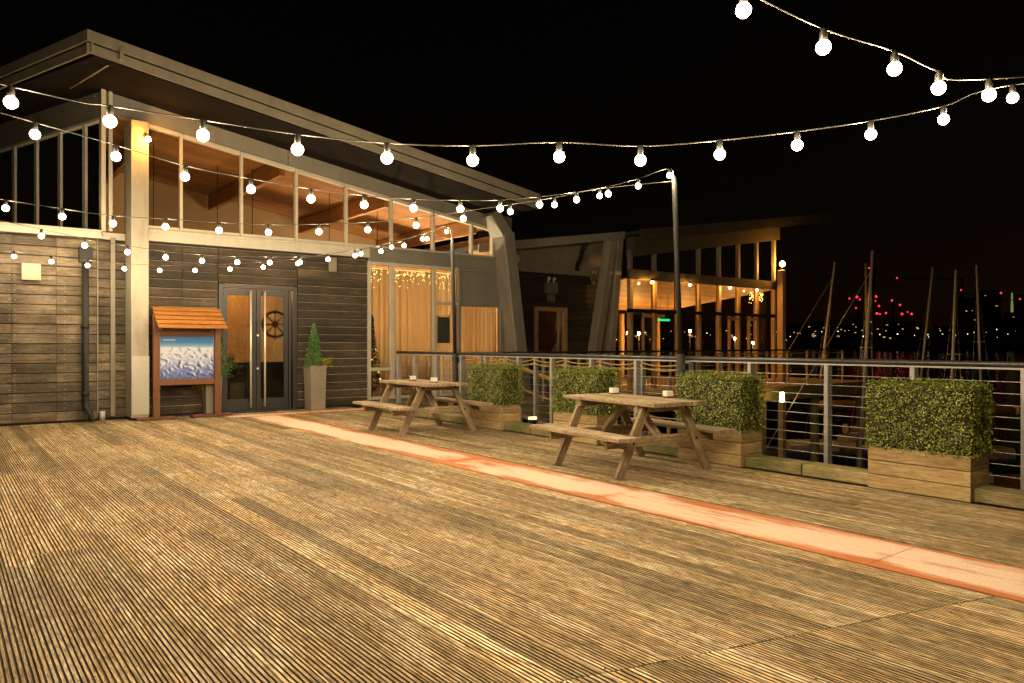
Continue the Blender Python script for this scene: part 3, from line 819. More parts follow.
def slabx(m, x0, x1, y0, y1, dz0, dz1):
    b = len(m.v)
    for y in (y0, y1):
        for X in (x0, x1): m.v.append((X, y, azt(X)+dz0)); m.v.append((X, y, azt(X)+dz1))
    for f in ((0, 2, 3, 1), (4, 5, 7, 6), (0, 1, 5, 4), (2, 6, 7, 3), (0, 4, 6, 2), (1, 3, 7, 5)): m.face([b+i for i in f])
ar = one('roof', M['roofing'], lambda m: slabx(m, 10.95, 16.3, 15.53, 21, -.12, 0), AX)
one('fascia', M['annexpaint'], lambda m: (slabx(m, 10.95, 16.3, 15.50, 15.53, -.20, .02), slabx(m, 10.95, 16.3, 15.48, 15.50, -.06, .03)), ar)
for (a, za, b, zb, w) in ((15.0, 0, 15.9, 4.4, .27), (15.72, 0, 16.18, 4.45, .24)):
    one('raking_column', M['annexpaint'], lambda m: m.bar((a, 15.7, za), (b, 15.7, zb), w, .32, (0, 1, 0), .015), AX)
one('downpipe', M['black'], lambda m: m.tube([(14.8, 15.6, 4.22), (14.8, 15.75, 4.05), (15.05, 16.1, 3.85), (15.2, 16.4, 3.7), (15.2, 16.41, 3.52)], .07, 10), AX)
adr = one('door', M['post'], lambda m: (m.box(13.6, 13.72, AY-.06, AY+.1, 0, 2.40), m.box(14.72, 14.84, AY-.06, AY+.1, 0, 2.40), m.box(13.72, 14.72, AY-.06, AY+.1, 2.28, 2.40), m.box(13.72, 14.72, AY-.02, AY+.04, 0, .5), m.box(14.5, 14.56, AY-.02, AY+.04, .5, 2.28)), AX, .004)
one('pane', M['glass'], lambda m: m.box(13.72, 14.72, AY+.005, AY+.012, .5, 2.28), adr)
one('interior_wall', M['inwall'], lambda m: (m.box(13.2, 15.4, 18.4, 18.5, 0, 3), m.box(13.1, 13.2, AY+.25, 18.5, 0, 3), m.box(15.4, 15.5, AY+.25, 18.5, 0, 3), m.box(13.1, 15.5, AY+.25, 18.5, 3, 3.1)), AX)
t = thing('pendant_lamp', 'small lit amber lamp inside behind the wreathed door', 'lamp', (14.0, 17.6, 1.95))
one('globe', M['inlamp'], lambda m: m.sphere((14.0, 17.6, 1.95), .07, 12, 8), t); one('cord', M['black'], lambda m: m.tube([(14.0, 17.6, 2.0), (14.0, 17.6, 3.0)], .008, 6), t)
# wreath
t = thing('wreath', 'dark red Christmas wreath hanging on the glazed door of the dark building', 'wreath', (14.02, AY-.08, 1.52))
m = MB()
for i in range(900):
    a = random.uniform(0, 6.283); rr = random.gauss(0, .05); q = random.uniform(0, 6.283)
    rad = .29 + rr*math.cos(q); m.leafq((14.02+rad*math.cos(a), AY-.08+.05*math.sin(q), 1.52+rad*math.sin(a)*1.1), (math.cos(q)*math.cos(a), -1, math.cos(q)*math.sin(a)), .06, .5)
m.build('foliage', M['redberry'], t)
rg = [Vector((14.02+.29*math.cos(a), AY-.08, 1.52+.29*1.1*math.sin(a))) for a in [2*math.pi*i/24 for i in range(25)]]
one('ring', M['twig'], lambda m: m.tube(rg, .03, 6, False), t)
one('hanger', M['black'], lambda m: m.tube([(14.02, AY-.06, 1.85), (14.02, AY-.03, 2.3)], .006, 6), t)
def twinspot(x, y, z, s, label):
    t = thing('emergency_light', label, 'lamp', (x, y, z))
    one('case', M['lampbox'], lambda m: m.box(x-.23*s, x+.23*s, y-.12, y-.01, z-.17*s, z+.17*s), t, .01)
    one('battery_box', M['lampbox'], lambda m: m.box(x-.13*s, x+.13*s, y-.10, y-.01, z-.42*s, z-.20*s), t, .01)
    for k in (-1, 1):
        one('spotlight', M['ceramic'], lambda m: (m.tube([(x+k*.11*s, y-.06, z+.18*s), (x+k*.11*s, y-.06, z+.25*s)], .03*s, 8), m.sphere((x+k*.11*s, y-.09, z+.29*s), 0.058*s, 10, 8)), t)
twinspot(14.17, AY-.03, 2.95, .95, 'pale box lamp with two round spotlights above the wreathed door')
twinspot(15.85, AY-.08, 3.36, .55, 'smaller twin spotlight unit beside the leaning columns')
t = thing('bulkhead_light', 'round white bulkhead light high on the dark wall beside the main building', 'lamp', (12.4, AY-.05, 3.6))
p = on_y(514, 259, AY-.06)
one('disc', M['ceramic'], lambda m: m.tube([p, p+Vector((0, -.06, 0))], .15, 16), t); one('rim', M['annexpaint'], lambda m: m.tube([p+Vector((0, .05, 0)), p+Vector((0, -.01, 0))], .17, 16), t)

PV = thing('glazed_pavilion', 'timber framed glazed pavilion glowing amber at the waterside', 'building', (20.5, 18, 0))
PY = 15.2; PB = 20.6
pr = one('roof', M['roofing'], lambda m: slabx(m, 16.31, 27.6, 14.9, 22, -.10, 0), PV)
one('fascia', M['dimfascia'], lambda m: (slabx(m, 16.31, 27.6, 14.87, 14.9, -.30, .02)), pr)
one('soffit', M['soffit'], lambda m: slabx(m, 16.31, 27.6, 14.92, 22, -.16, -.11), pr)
cx = [16.2+1.055*i for i in range(8)]
for i, X in enumerate(cx):
    one('post', M['post'], lambda m: m.box(X-.06, X+.06, PY-.07, PY+.07, 0, 3.3), PV, .006)
    one('clerestory_post', M['beam'], lambda m: m.box(X-.055, X+.055, PY-.06, PY+.06, 3.301, azt(X)-.55), PV, .006)  # darker material on the upper post stands for its weaker light
    if i % 2 == 1: one('post', M['post'], lambda m: m.box(X-.08, X+.08, PB-.08, PB+.08, 0, 2.5), PV, .006)
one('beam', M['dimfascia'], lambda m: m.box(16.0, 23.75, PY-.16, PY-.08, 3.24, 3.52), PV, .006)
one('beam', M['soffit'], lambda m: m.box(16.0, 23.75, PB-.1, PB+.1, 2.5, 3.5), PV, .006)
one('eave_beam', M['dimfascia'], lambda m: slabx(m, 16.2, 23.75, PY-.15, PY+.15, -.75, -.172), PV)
one('transom', M['soffit'], lambda m: m.box(16.0, 23.5, PY-.13, PY-.075, 2.25, 2.36), PV, .004)
for i, (a, b) in enumerate(zip(cx, cx[1:])):
    one('pane', M['clear'], lambda m: m.quad([(a+.06, PY, .05), (b-.06, PY, .05), (b-.06, PY, 3.24), (a+.06, PY, 3.24)]), PV)
one('pane', M['clear'], lambda m: m.quad([(16.2, PB, .05), (23.65, PB, .05), (23.65, PB, 2.5), (16.2, PB, 2.5)]), PV)
def pceil(m):
    y = PY+.15
    while y < PB: zz = 3.27 - .115*(y-PY); m.bar((16.1, y, zz), (23.7, y, zz), .185, .03, (0, .115, 1), ch=.004); y += .19
one('ceiling', M['inwood'], pceil, PV)
one('floor', M['infloor'], lambda m: m.box(16.0, 23.75, 16.5, PB+.3, -.06, 0), PV)
for x in (16.75, 17.3, 21.0, 22.1):
    one('door_frame', M['post'], lambda m: (m.box(x-.035, x+.035, PY-.05, PY+.05, 0, 2.25), m.box(x-.035, x+.40, PY-.045, PY+.045, 2.12, 2.22)), PV, .004)
one('lamp_post', M['post'], lambda m: m.box(23.36, 23.56, PY-.5, PY-.28, 0, 3.9), PV, .01)
for (px_, py_, yy) in ((628, 333, 18.2), (639, 333.5, 19.2), (735, 338.5, 17.4), (753, 343, 18.6), (690, 331, 18.8)):
    q = on_y(px_, py_, yy)
    t = thing('standing_lamp', 'small lit lamp on a thin stand inside the glazed pavilion', 'lamp', (q.x, q.y, 0), 'standing lamps in the pavilion')
    one('bulb', M['pavlamp'], lambda m: m.sphere(q, .05, 12, 8), t); one('stand', M['black'], lambda m: (m.tube([(q.x, q.y, .02), (q.x, q.y, q.z-.07)], .012, 8), m.lathe((q.x, q.y, .001), [(.15, 0), (.15, .012), (.03, .02)], 14)), t)
def gl(x, y, z, r, mat, label, name='downlight'):
    t = thing(name, label, 'lamp', (x, y, z))
    one('bulb', mat, lambda m: m.sphere((x, y, z), r, 10, 8), t)
    one('housing', M['black'], lambda m: m.tube([(x, y, z+r*.7), (x, y, z+r*.7+.10)], r*1.1, 10), t)
q = on_y(652, 284, PY-.26); gl(q.x, q.y, 3.16, .035, M['amber'], 'amber downlight under the pavilion beam, near the leaning columns')
q = on_y(730, 288, PY-.26); gl(q.x, q.y, 3.16, .03, M['amber'], 'amber downlight under the middle of the pavilion beam')
q = on_y(690, 286, PY-.26); gl(q.x, q.y, 3.16, .03, M['amber'], 'added amber downlight under the pavilion beam, hidden behind the tall lighting pole')  # added lamp, kept out of sight, to brighten the posts
q = on_y(757, 290, PY-.26); gl(q.x, q.y, 3.16, .025, M['amber'], 'amber downlight under the pavilion beam nearest the outer corner post')
one('lamp_bracket', M['black'], lambda m: (m.box(17.0, 17.8, PY-.30, PY-.17, 3.22, 3.235), m.box(20.0, 22.6, PY-.30, PY-.17, 3.22, 3.235)), PV)
t = thing('flood_lamp', 'bright amber lamp on top of the post at the outer pavilion corner', 'lamp', (23.46, PY-.4, 4.03))
one('bulb', M['amberbig'], lambda m: m.sphere((23.46, PY-.42, 4.12), .09, 14, 10), t)
one('bracket', M['black'], lambda m: (m.tube([(23.46, PY-.39, 3.9), (23.46, PY-.39, 3.97), (23.46, PY-.40, 4.0), (23.46, PY-.42, 4.04)], .02, 8)), t)
t = thing('exit_sign', 'green lit exit sign hanging inside the pavilion', 'sign', (18.2, 17.2, 2.2))
q = on_y(616, 320, 17.2); q = on_y(664, 320, 17.0)
one('panel', M['green'], lambda m: m.box(q.x-.30, q.x+.30, 16.99, 17.01, q.z-.035, q.z+.035), t); one('hanger', M['black'], lambda m: (m.tube([(q.x-.2, 17.0, q.z+.036), (q.x-.2, 17.0, 3.06)], .008, 6), m.tube([(q.x+.2, 17.0, q.z+.036), (q.x+.2, 17.0, 3.06)], .008, 6)), t)
fairy(22.7, 23.55, 15.6, 3.15, 'golden fairy light curtain in the end bay of the pavilion', 90)

# ================================================================== RAILINGS
RL = thing('railing', 'steel wire railing with square posts along the edge of the deck', 'railing', (RX, 5, 0))
one('top_rail', M['rail'], lambda m: m.tube([(RX, -3, 1.163), (RX, 13.2, 1.163)], .027, 12), RL)
one('top_rail', M['steel'], lambda m: m.bar((RX, -3, 1.128), (RX, 13.2, 1.128), .03, .016), RL)
for y in (-2.0, -1.1, -.25, .6, 1.48, 2.32, 3.23, 4.09, 5.01, 5.88, 6.75, 7.6, 8.45, 9.26, 10.15, 10.88, 11.7, 12.5, 13.15):
    one('post', M['steel'], lambda m: m.box(RX-.045, RX+.045, y-.022, y+.022, .005, 1.12), RL, .004)
for k in range(9):
    one('wire', M['wire'], lambda m: m.tube([(RX, -3, .19+.103*k), (RX, 13.2, .19+.103*k)], .0042, 6), RL)
FR = thing('balustrade', 'black balustrade with an amber lit lower rail along the boardwalk by the pavilion', 'balustrade', (16, 13.15, 0))
one('top_rail', M['black'], lambda m: m.bar((8.8, 13.15, 1.13), (24.6, 13.15, 1.13), .07, .05), FR)
one('mid_rail', M['rope_amberlit'], lambda m: m.bar((17.5, 13.15, 1.03), (24.6, 13.15, 1.03), .04, .03), FR)  # amber lamplight on the pale rail is put into its colour
for i in range(15):
    one('post', M['post'] if i > 8 else M['steel'], lambda m: m.box(8.9+1.115*i-.03, 8.9+1.115*i+.03, 13.12, 13.18, 0, 1.10), FR, .004)
for k in range(6):
    one('wire', M['wire'], lambda m: m.tube([(8.8, 13.15, .2+.13*k), (24.6, 13.15, .2+.13*k)], .004, 5), FR)
# gangway leading down from the boardwalk
GW = thing('gangway', 'timber gangway with pale posts sloping down from the boardwalk to the pontoon', 'gangway', (12, 9, 0))
ga, gb = Vector((9.6, 12.9, 0)), Vector((17.5, 8.4, -3.4)); gd = (gb-ga); gs = Vector((gd.y, -gd.x, 0)).normalized()*.65
one('walkway', M['table'], lambda m: m.bar(ga, gb, 1.3, .08), GW)
for s_ in (-1, 1):
    one('handrail', M['rope_amberlit'], lambda m: m.tube([ga+gs*s_+Vector((0, 0, 1.0)), gb+gs*s_+Vector((0, 0, 1.0))], .025, 8), GW)  # both handrails carry the amber light in their colour
    one('handrail', M['rope_amberlit'], lambda m: m.tube([ga+gs*s_+Vector((0, 0, .55)), gb+gs*s_+Vector((0, 0, .55))], .018, 8), GW)
    for k in range(6):
        p = ga+gd*(k/5)+gs*s_; one('post', M['pale'], lambda m: m.bar(p, p+Vector((0, 0, 1.05)), .06, .06, (0, 1, 0)), GW)
# short inner railing with a yellow rope, between deck and windows
IR = thing('rope_fence', 'low fence of grey posts with slack yellow ropes below the big windows', 'fence', (8.7, 11, 0))
def slack(p, q, s, n=10):
    return [p.lerp(q, i/n) + Vector((0, 0, -s*4*(i/n)*(1-i/n))) for i in range(n+1)]
iy = [13.02, 12.2, 11.35, 10.5, 9.65, 8.8, 7.9, 7.0]
for y in iy:
    one('post', M['steel'], lambda m: m.box(8.66, 8.74, y-.03, y+.03, -.4, 1.1), IR, .004)
for dz in (.0, .07):
    pts = []
    for a, b in zip(iy, iy[1:]): pts += slack(Vector((8.64, a, .98+dz)), Vector((8.64, b, .98+dz)), .05)
    one('rope', M['rope_amberlit'], lambda m: m.tube(pts, .012, 6), IR)
one('walkway', M['table'], lambda m: m.box(8.2, 9.6, 6.8, 13.0, -.48, -.40), IR)
for (x, y) in ((8.4, 7.2), (9.4, 7.2), (8.4, 10), (9.4, 10)): one('pile', M['kerb'], lambda m: m.tube([(x, y, -5), (x, y, -.48)], .11, 8), IR)

# ================================================================== PLANTERS + HEDGES
PLAN = [('in front of the railing, nearest planter and the right one of the row', 0), ('behind the near picnic table', 1), ('partly hidden behind the near picnic table, second from the building', 2), ('behind the far picnic table, closest to the building', 3)]
def planter():
    L = .87; t = thing('planter_box', '', 'planter', (0, 0, 0), 'timber planters along the railing')
    W = .39; hh = .39; tk = .028
    def panel(m, a, b):
        for k in range(3):
            z = .003 + k*.13; m.bar((a[0], a[1], z+.063), (b[0], b[1], z+.063), tk, .124, ch=.004)
    one('front_panel', M['pale'], lambda m: panel(m, (0, 0), (0, L)), t)
    one('back_panel', M['pale'], lambda m: panel(m, (W-tk, 0), (W-tk, L)), t)
    one('side_panel', M['pale'], lambda m: panel(m, (tk/2+.001, tk/2), (W-tk*1.5-.001, tk/2)), t)
    one('side_panel', M['pale'], lambda m: panel(m, (tk/2+.001, L-tk/2), (W-tk*1.5-.001, L-tk/2)), t)
    one('soil', M['soil'], lambda m: m.box(.02, W-.05, .03, L-.03, .02, .34), t)
    return t
def hedge():
    L = .90; W = .415; z0, z1 = .37, .985
    t = thing('boxwood_hedge', '', 'hedge', (0, 0, 0), 'clipped hedges in the planters')
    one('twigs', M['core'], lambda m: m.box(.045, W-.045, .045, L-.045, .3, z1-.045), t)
    m = MB(); random.seed(5)
    ar = [('x', 0, L*(z1-z0)), ('x', 1, L*(z1-z0)), ('y', 0, W*(z1-z0)), ('y', 1, W*(z1-z0)), ('z', 1, L*W), ('z', 0, L*W*.35)]
    tot = sum(a[2] for a in ar)
    for ax, s, A in ar:
        for i in range(int(18500*A/tot)):
            dep = random.uniform(-.012, .05); dep = dep if random.random() < .8 else dep*.3
            u, v = random.random(), random.random()
            bul = .014*math.sin(u*9+s)+.012*math.sin(v*11+2*s)+.010*math.sin(u*23+v*17)
            if math.sin(u*31+1.3*s)*math.sin(v*27+s) > .86 and random.random() < .8: dep += .035
            if ax == 'x': p = ((W-dep+bul) if s else dep-bul, L*u, z0+(z1-z0)*v); n = (1 if s else -1, 0, 0)
            elif ax == 'y': p = (W*u, (L-dep+bul) if s else dep-bul, z0+(z1-z0)*v); n = (0, 1 if s else -1, 0)
            else: p = (W*u, L*v, (z1-dep+bul) if s else z0+dep); n = (0, 0, 1 if s else -1)
            nn = Vector(n)*1.2+Vector((random.gauss(0, .7), random.gauss(0, .7), random.gauss(.35, .6)))
            m.leafq(p, nn, random.choice((.011, .015, .018, .022, .027)), .6)
    for i in range(70):
        q = Vector((random.uniform(.02, W-.02), random.uniform(.02, L-.02), z1)); hh = random.uniform(.015, .05); e = q+Vector((random.gauss(0, .012), random.gauss(0, .012), hh))
        for k in range(5):
            c = q.lerp(e, k/4); m.leafq(c, (random.gauss(0, 1), random.gauss(0, 1), .6), random.uniform(.014, .024), .6)
    m.build('foliage', M['hedge'], t); return t
P0 = planter(); H0 = hedge()
plabel = ['timber planter nearest the camera, standing alone with its whole three-board front in view',
          'timber planter behind the near picnic table, its right end showing past the bench',
          'timber planter mostly hidden behind the far end of the near picnic table',
          'timber planter nearest the building, behind the far picnic table']
hlabel = ['clipped box hedge nearest the camera, whole and in full view against the dark water',
          'clipped box hedge behind the right end of the near picnic table',
          'clipped box hedge seen above the left half of the near picnic table',
          'clipped box hedge nearest the building, beside the far picnic table']
for i, (a, b) in enumerate(PLY):
    loc = Vector((6.905, a+.0, 0)); hl = Vector((6.885, a-.015, 0))
    for o, l, lb in ((P0, loc, plabel), (H0, hl, hlabel)):
        if i == 0: o.location = l; o['label'] = lb[0]
        else: dup(o, l, 0, lb[i])

# ================================================================== PICNIC TABLES
def picnic():
    t = thing('picnic_table', '', 'table', (0, 0, 0), 'wooden picnic tables on the deck')
    HL = .76; zt = .755
    def top(m):
        for k in range(5):
            x = -.292+.146*k; m.bar((x, -HL+random.uniform(0, .006), zt-.019), (x, HL-random.uniform(0, .006), zt-.019), .139, .038, ch=.005)
    one('tabletop', M['table'], top, t)
    for s in (-1, 1):
        def seat(m):
            for k in range(2): m.bar((s*(.60+.142*k), -HL, .42), (s*(.60+.142*k), HL, .42), .135, .038, ch=.005)
        one('seat', M['table'], seat, t)
    for e in (-.52, .52):
        for s in (-1, 1):
            one('leg', M['table'], lambda m: m.bar((s*.615, e, 0), (s*.24, e, .735), .095, .045, (0, 1, 0), .004), t)
        one('seat_bearer', M['table'], lambda m: m.bar((-.735, e+(.047 if e < 0 else -.047), .352), (.735, e+(.047 if e < 0 else -.047), .352), .045, .094, (0, 0, 1), .004), t)
        one('top_bearer', M['table'], lambda m: m.bar((-.34, e+(.047 if e < 0 else -.047), .69), (.34, e+(.047 if e < 0 else -.047), .69), .045, .09, (0, 0, 1), .004), t)
        one('bolts', M['black'], lambda m: [m.tube([(sx, e-.024*(1 if e < 0 else -1), sz), (sx, e-.034*(1 if e < 0 else -1), sz)], .013, 8) for sx, sz in ((-.435, .352), (.435, .352), (-.27, .69), (.27, .69))], t)
        one('brace', M['table'], lambda m: m.bar((0, e*.86, .36), (0, e*.12, .72), .045, .09, (1, 0, 0), .004), t)
    return t
T0 = picnic()
T0.location = (5.966, 5.586, .001); T0.rotation_euler = (0, 0, R(-6)); T0['label'] = 'weathered wooden picnic table nearer to the camera, its benches in front of two hedge planters'
dup(T0, (5.92, 9.9, .001), R(-2.5), 'weathered wooden picnic table farther back, closer to the building and the far hedge')
def holder(px, py, zt, label):
    d = (H-zt)*FPX/(py-HOR); p = at_depth(px, py, d)
    t = thing('tealight_holder', label, 'candle holder', (p.x, p.y, zt), 'small candle holders on the picnic tables')
    one('jar', M['ceramic'], lambda m: m.bar((p.x, p.y, zt+.016), (p.x, p.y, zt+.072), .088, .088, (.3, 1, 0), .008), t, .002)
    one('base', M['orangedark'], lambda m: m.bar((p.x, p.y, zt+.0005), (p.x, p.y, zt+.0155), .094, .094, (.3, 1, 0)), t, .002)
holder(614, 394, .757, 'small white candle holder at the left on the near picnic table')
holder(668, 397.5, .757, 'small white candle holder at the right end of the near picnic table')
holder(413, 380.5, .757, 'small white candle holder at the left on the far picnic table')
holder(434, 382.5, .757, 'small white candle holder nearer the middle of the far picnic table')

# ================================================================== MAP BOARD
SB = thing('map_board', 'orange timber notice board with a slatted roof and a printed snowy mountain map', 'sign', (3.58, 14.15, 0))
for x in (3.06, 4.10):
    one('post', M['orangedark'], lambda m: m.box(x-.055, x+.055, 14.10, 14.20, .04, 1.86), SB, .006)
    one('foot', M['orangedark'], lambda m: m.box(x-.33 if x < 3.5 else x-.45, x+.32 if x < 3.5 else x+.25, 14.04, 14.26, .0095, .05), SB, .006)
one('frame', M['orangedark'], lambda m: m.box(3.116, 4.044, 14.115, 14.185, 1.47, 1.60), SB, .005)
one('frame', M['orangedark'], lambda m: m.box(3.116, 4.044, 14.115, 14.185, .60, .71), SB, .005)
pn = one('map_panel', M['map'], lambda m: (m.box(3.117, 4.043, 14.16, 14.175, .711, 1.469), m.quad([(3.13, 14.156, .72), (4.03, 14.156, .72), (4.03, 14.156, 1.46), (3.13, 14.156, 1.46)], [(0, 0), (1, 0), (1, 1), (0, 1)])), SB)
def canopy(m):
    n = 5
    for k in range(n):
        f0, f1 = k/n, (k+1)/n+.04
        a = Vector((0, 14.32-.56*f0, 1.975-.40*f0+.012)); b = Vector((0, 14.32-.56*f1, 1.975-.40*f1+.058))
        mid = (a+b)/2; up = Vector((0, b.z-a.z, -(b.y-a.y))).normalized()
        if up.z < 0: up = -up
        m.bar((3.02, mid.y, mid.z), (4.17, mid.y, mid.z), (b-a).length, .024, up, .003)
one('roof', M['orange'], canopy, SB)
one('rafter', M['orangedark'], lambda m: (m.bar((3.06, 14.30, 1.945), (3.06, 13.80, 1.588), .05, .05), m.bar((4.10, 14.30, 1.945), (4.10, 13.80, 1.588), .05, .05)), SB)
# white script on the map, too small to read in the photo: a short wavy line
wv = [(3.17+.006*i, 14.152, 1.405+.011*math.sin(i*1.15)+.004*math.sin(i*2.9)) for i in range(36)]
one('script_mark', M['ceramic'], lambda m: m.tube(wv, .0045, 5), pn)

# ================================================================== POTTED TOPIARY
def pot(x0, x1, y0, y1, h, label, group='tall zinc planters by the doors'):
    t = thing('tall_planter', label, 'planter', ((x0+x1)/2, (y0+y1)/2, 0), group)
    m = MB(); b = len(m.v); i = .02
    ring = lambda e, z: [(x0+e, y0+e, z), (x1-e, y0+e, z), (x1-e, y1-e, z), (x0+e, y1-e, z)]
    for rg_ in (ring(i, .0), ring(0, h), ring(.025, h), ring(.03, h-.06)): m.v += rg_
    for k in range(3):
        for q in range(4):
            j = (q+1) % 4; m.face((b+k*4+q, b+k*4+j, b+k*4+4+j, b+k*4+4+q))
    m.face((b, b+3, b+2, b+1)); m.build('body', M['pot'], t, .004)
    one('soil', M['soil'], lambda m: m.box(x0+.031, x1-.031, y0+.031, y1-.031, h-.12, h-.05), t)
def cone_plant(x, y, z0, z1, r, label, mat='topi', n=2600, group=None):
    t = thing('topiary_shrub', label, 'shrub', (x, y, z0), group)
    one('stem', M['twig'], lambda m: m.tube([(x, y, z0-.06), (x, y, z1-.05)], .012, 6, True, [.016, .004]), t)
    m = MB()
    for i in range(n):
        f = random.random()**1.3; rr = r*(1-f)**.8*random.uniform(.55, 1.08)+.012; a = random.uniform(0, 6.283)
        m.leafq((x+rr*math.cos(a), y+rr*math.sin(a), z0+(z1-z0)*f+random.gauss(0, .015)), (math.cos(a)+random.gauss(0, .5), math.sin(a)+random.gauss(0, .5), random.gauss(.5, .5)), random.uniform(.02, .04), .55)
    m.build('foliage', M[mat], t)
pot(5.86, 6.19, 14.04, 14.42, .90, 'tall grey planter right of the doors holding a cone shrub')
cone_plant(6.0, 14.22, .87, 1.72, .19, 'bright green cone shaped shrub in the tall planter right of the doors')
def sprawl(x, y, z, r, label, mat, n=900, sz=1.0, name='trailing_plant'):
    t = thing(name, label, 'plant', (x, y, z)); m = MB()
    st = MB()
    for k in range(9):
        a = random.uniform(0, 6.28); e = Vector((x+r*math.cos(a), y+r*.6*math.sin(a), z+r*sz*random.uniform(-.5, .9)))
        p0 = Vector((x, y, z-.04)); mid = p0.lerp(e, .5)+Vector((0, 0, r*.3)); st.tube([p0, mid, e], .004, 4)
        for i in range(n//9):
            f = random.random(); p = p0.lerp(mid, f*2) if f < .5 else mid.lerp(e, f*2-1)
            m.leafq(p+Vector((random.gauss(0, .03), random.gauss(0, .03), random.gauss(0, .03))), (random.gauss(0, 1), random.gauss(-.3, 1), random.gauss(.4, 1)), random.uniform(.02, .04), .5)
    m.build('foliage', M[mat], t); st.build('stem', M['twig'], t)
sprawl(6.16, 14.12, .93, .17, 'small yellow green conifer spilling over the tall planter right of the doors', 'yellowleaf')
pot(3.92, 4.22, 14.24, 14.52, .80, 'tall grey planter left of the doors, mostly behind the map board')
cone_plant(4.2, 14.34, .80, 1.66, .15, 'slim dark green shrub between the map board and the left door', 'topi', 2000)
sprawl(4.75, 15.2, .75, .35, 'dark leafy pot plant inside behind the lower half of the left door', 'fir', 900, 1.4)
pot(4.6, 4.9, 15.05, 15.35, .55, 'squat planter inside behind the left door', None)
sprawl(4.22, 14.26, .78, .20, 'trailing greenery hanging over the planter behind the map board', 'topi', 700, 1.3)
sprawl(3.85, 14.3, .55, .16, 'small yellowish trailing sprig below the map board', 'yellowleaf', 160, 1.0)

# ================================================================== FESTOON STRINGS
Pn = {1: Vector((7.27, 5.92, 0)), 2: Vector((7.27, 10.97, 0)), 3: Vector((7.27, .85, 0))}
tops = {1: Vector((7.135, 5.965, 3.38)), 2: Vector((7.21, 11.02, 3.21)), 3: Vector((7.17, .88, 3.36))}
plab = {1: 'tall slim lighting pole at the railing beside the near picnic table', 2: 'shorter dark lighting pole at the railing beside the far picnic table', 3: 'lighting pole at the railing nearest the camera'}
for k in (1, 2, 3):
    a, b = Pn[k], tops[k]
    t = thing('light_pole', plab[k], 'pole', tuple(a), 'lighting poles')
    mid = a.lerp(b, .36)
    one('shaft', M['black'], lambda m: m.tube([a+Vector((0, 0, .12)), a.lerp(b, .18)-Vector((0, 0, 0)), mid], .05, 12), t)
    one('mast', M['black' if k == 2 else 'polem'], lambda m: m.tube([mid-Vector((0, 0, .02)), a.lerp(b, .7), b], .031, 12), t)
    one('clamp', M['steel'], lambda m: m.box(a.x-.06, a.x+.075, a.y-.06, a.y+.06, .125, .16), t)
    one('clamp', M['black'], lambda m: m.box(a.x-.06, a.x+.075, a.y-.06, a.y+.06, 1.02, 1.10), t)
Ln = [Vector((-2.3, 3.2, 3.3)), Vector((-2.3, 6.25, 3.35)), Vector((-2.3, 11.0, 3.3))]
for i, p in enumerate(Ln):
    t = thing('light_pole', ['lighting pole on the open left side of the deck, closest to the camera', 'lighting pole on the open left side of the deck, the middle one', 'lighting pole on the open left side of the deck, closest to the building'][i], 'pole', (p.x, p.y, 0), 'lighting poles')
    one('mast', M['polem'], lambda m: m.tube([(p.x, p.y, .01), (p.x, p.y, p.z)], .035, 12), t)
    one('base_plate', M['black'], lambda m: m.box(p.x-.15, p.x+.15, p.y-.15, p.y+.15, .002, .02), t)
RB = .034
bulb_me = None
def string(label, a, b, px, za=None, zb=None, r=RB):
    """a festoon between two supports; px = where each bulb was sighted, put on the vertical plane through the supports"""
    global bulb_me
    pts = [on_line(x, y, a, b) for x, y in px]
    t = thing('festoon_string', label, 'string lights', tuple(a), 'festoon light strings over the deck')
    up = Vector((0, 0, .088)); path = [Vector(a)-Vector((0, 0, .05))]
    path += [p + up for p in pts]
    # continue to the far support
    path.append(Vector(b))
    # order along the line
    ax = Vector((b.x-a.x, b.y-a.y, 0)).normalized()
    path.sort(key=lambda q: (q-Vector(a)).dot(ax))
    fine = []
    for i in range(len(path)-1):
        p0 = path[max(i-1, 0)]; p1 = path[i]; p2 = path[i+1]; p3 = path[min(i+2, len(path)-1)]
        for s in range(5):
            u = s/5; fine.append(.5*((2*p1)+(p2-p0)*u+(2*p0-5*p1+4*p2-p3)*u*u+(3*p1-p0-3*p2+p3)*u*u*u))
    fine.append(path[-1])
    one('cable', M['cable'], lambda m: m.tube(fine, .0038, 6), t)
    for p in pts:
        bo = bpy.data.objects.new('bulb', bulb_me) if bulb_me else None
        if bo is None:
            m = MB(); prof = [(.012, .0)]
            rings = 9
            for i in range(rings+1):
                th = math.pi*(.12+.88*i/rings); prof.append((max(.0005, r*math.sin(th)), -r*1.02+r*math.cos(th)*1.0+.004))
            m.lathe((0, 0, r), prof[::-1], 12)
            bo = m.build('bulb', M['bulb']); bulb_me = bo.data
            sk = MB(); sk.lathe((0, 0, r), [(.013, -.006), (.018, 0), (.018, .035), (.013, .045), (.009, .058)], 10)
            string.sk = sk.build('socket', M['socket']).data
            bpy.data.objects.remove(bpy.data.objects['socket'])
            so = bpy.data.objects.new('socket', string.sk)
        else:
            COL.objects.link(bo); so = bpy.data.objects.new('socket', string.sk)
        bo.parent = t; bo.location = p - Vector(a)
        COL.objects.link(so); so.parent = bo
        fo = bpy.data.objects.new('filament', FIL); COL.objects.link(fo); fo.parent = bo
A_ = [(743.5, 11), (823.4, 48), (894.6, 69.5), (938.7, 88.7), (989, 95.7)]
string('light string passing closest over the camera, high in the top right corner', tops[3], Ln[0], A_+[(648, -32), (520, -90), (330, -160)])
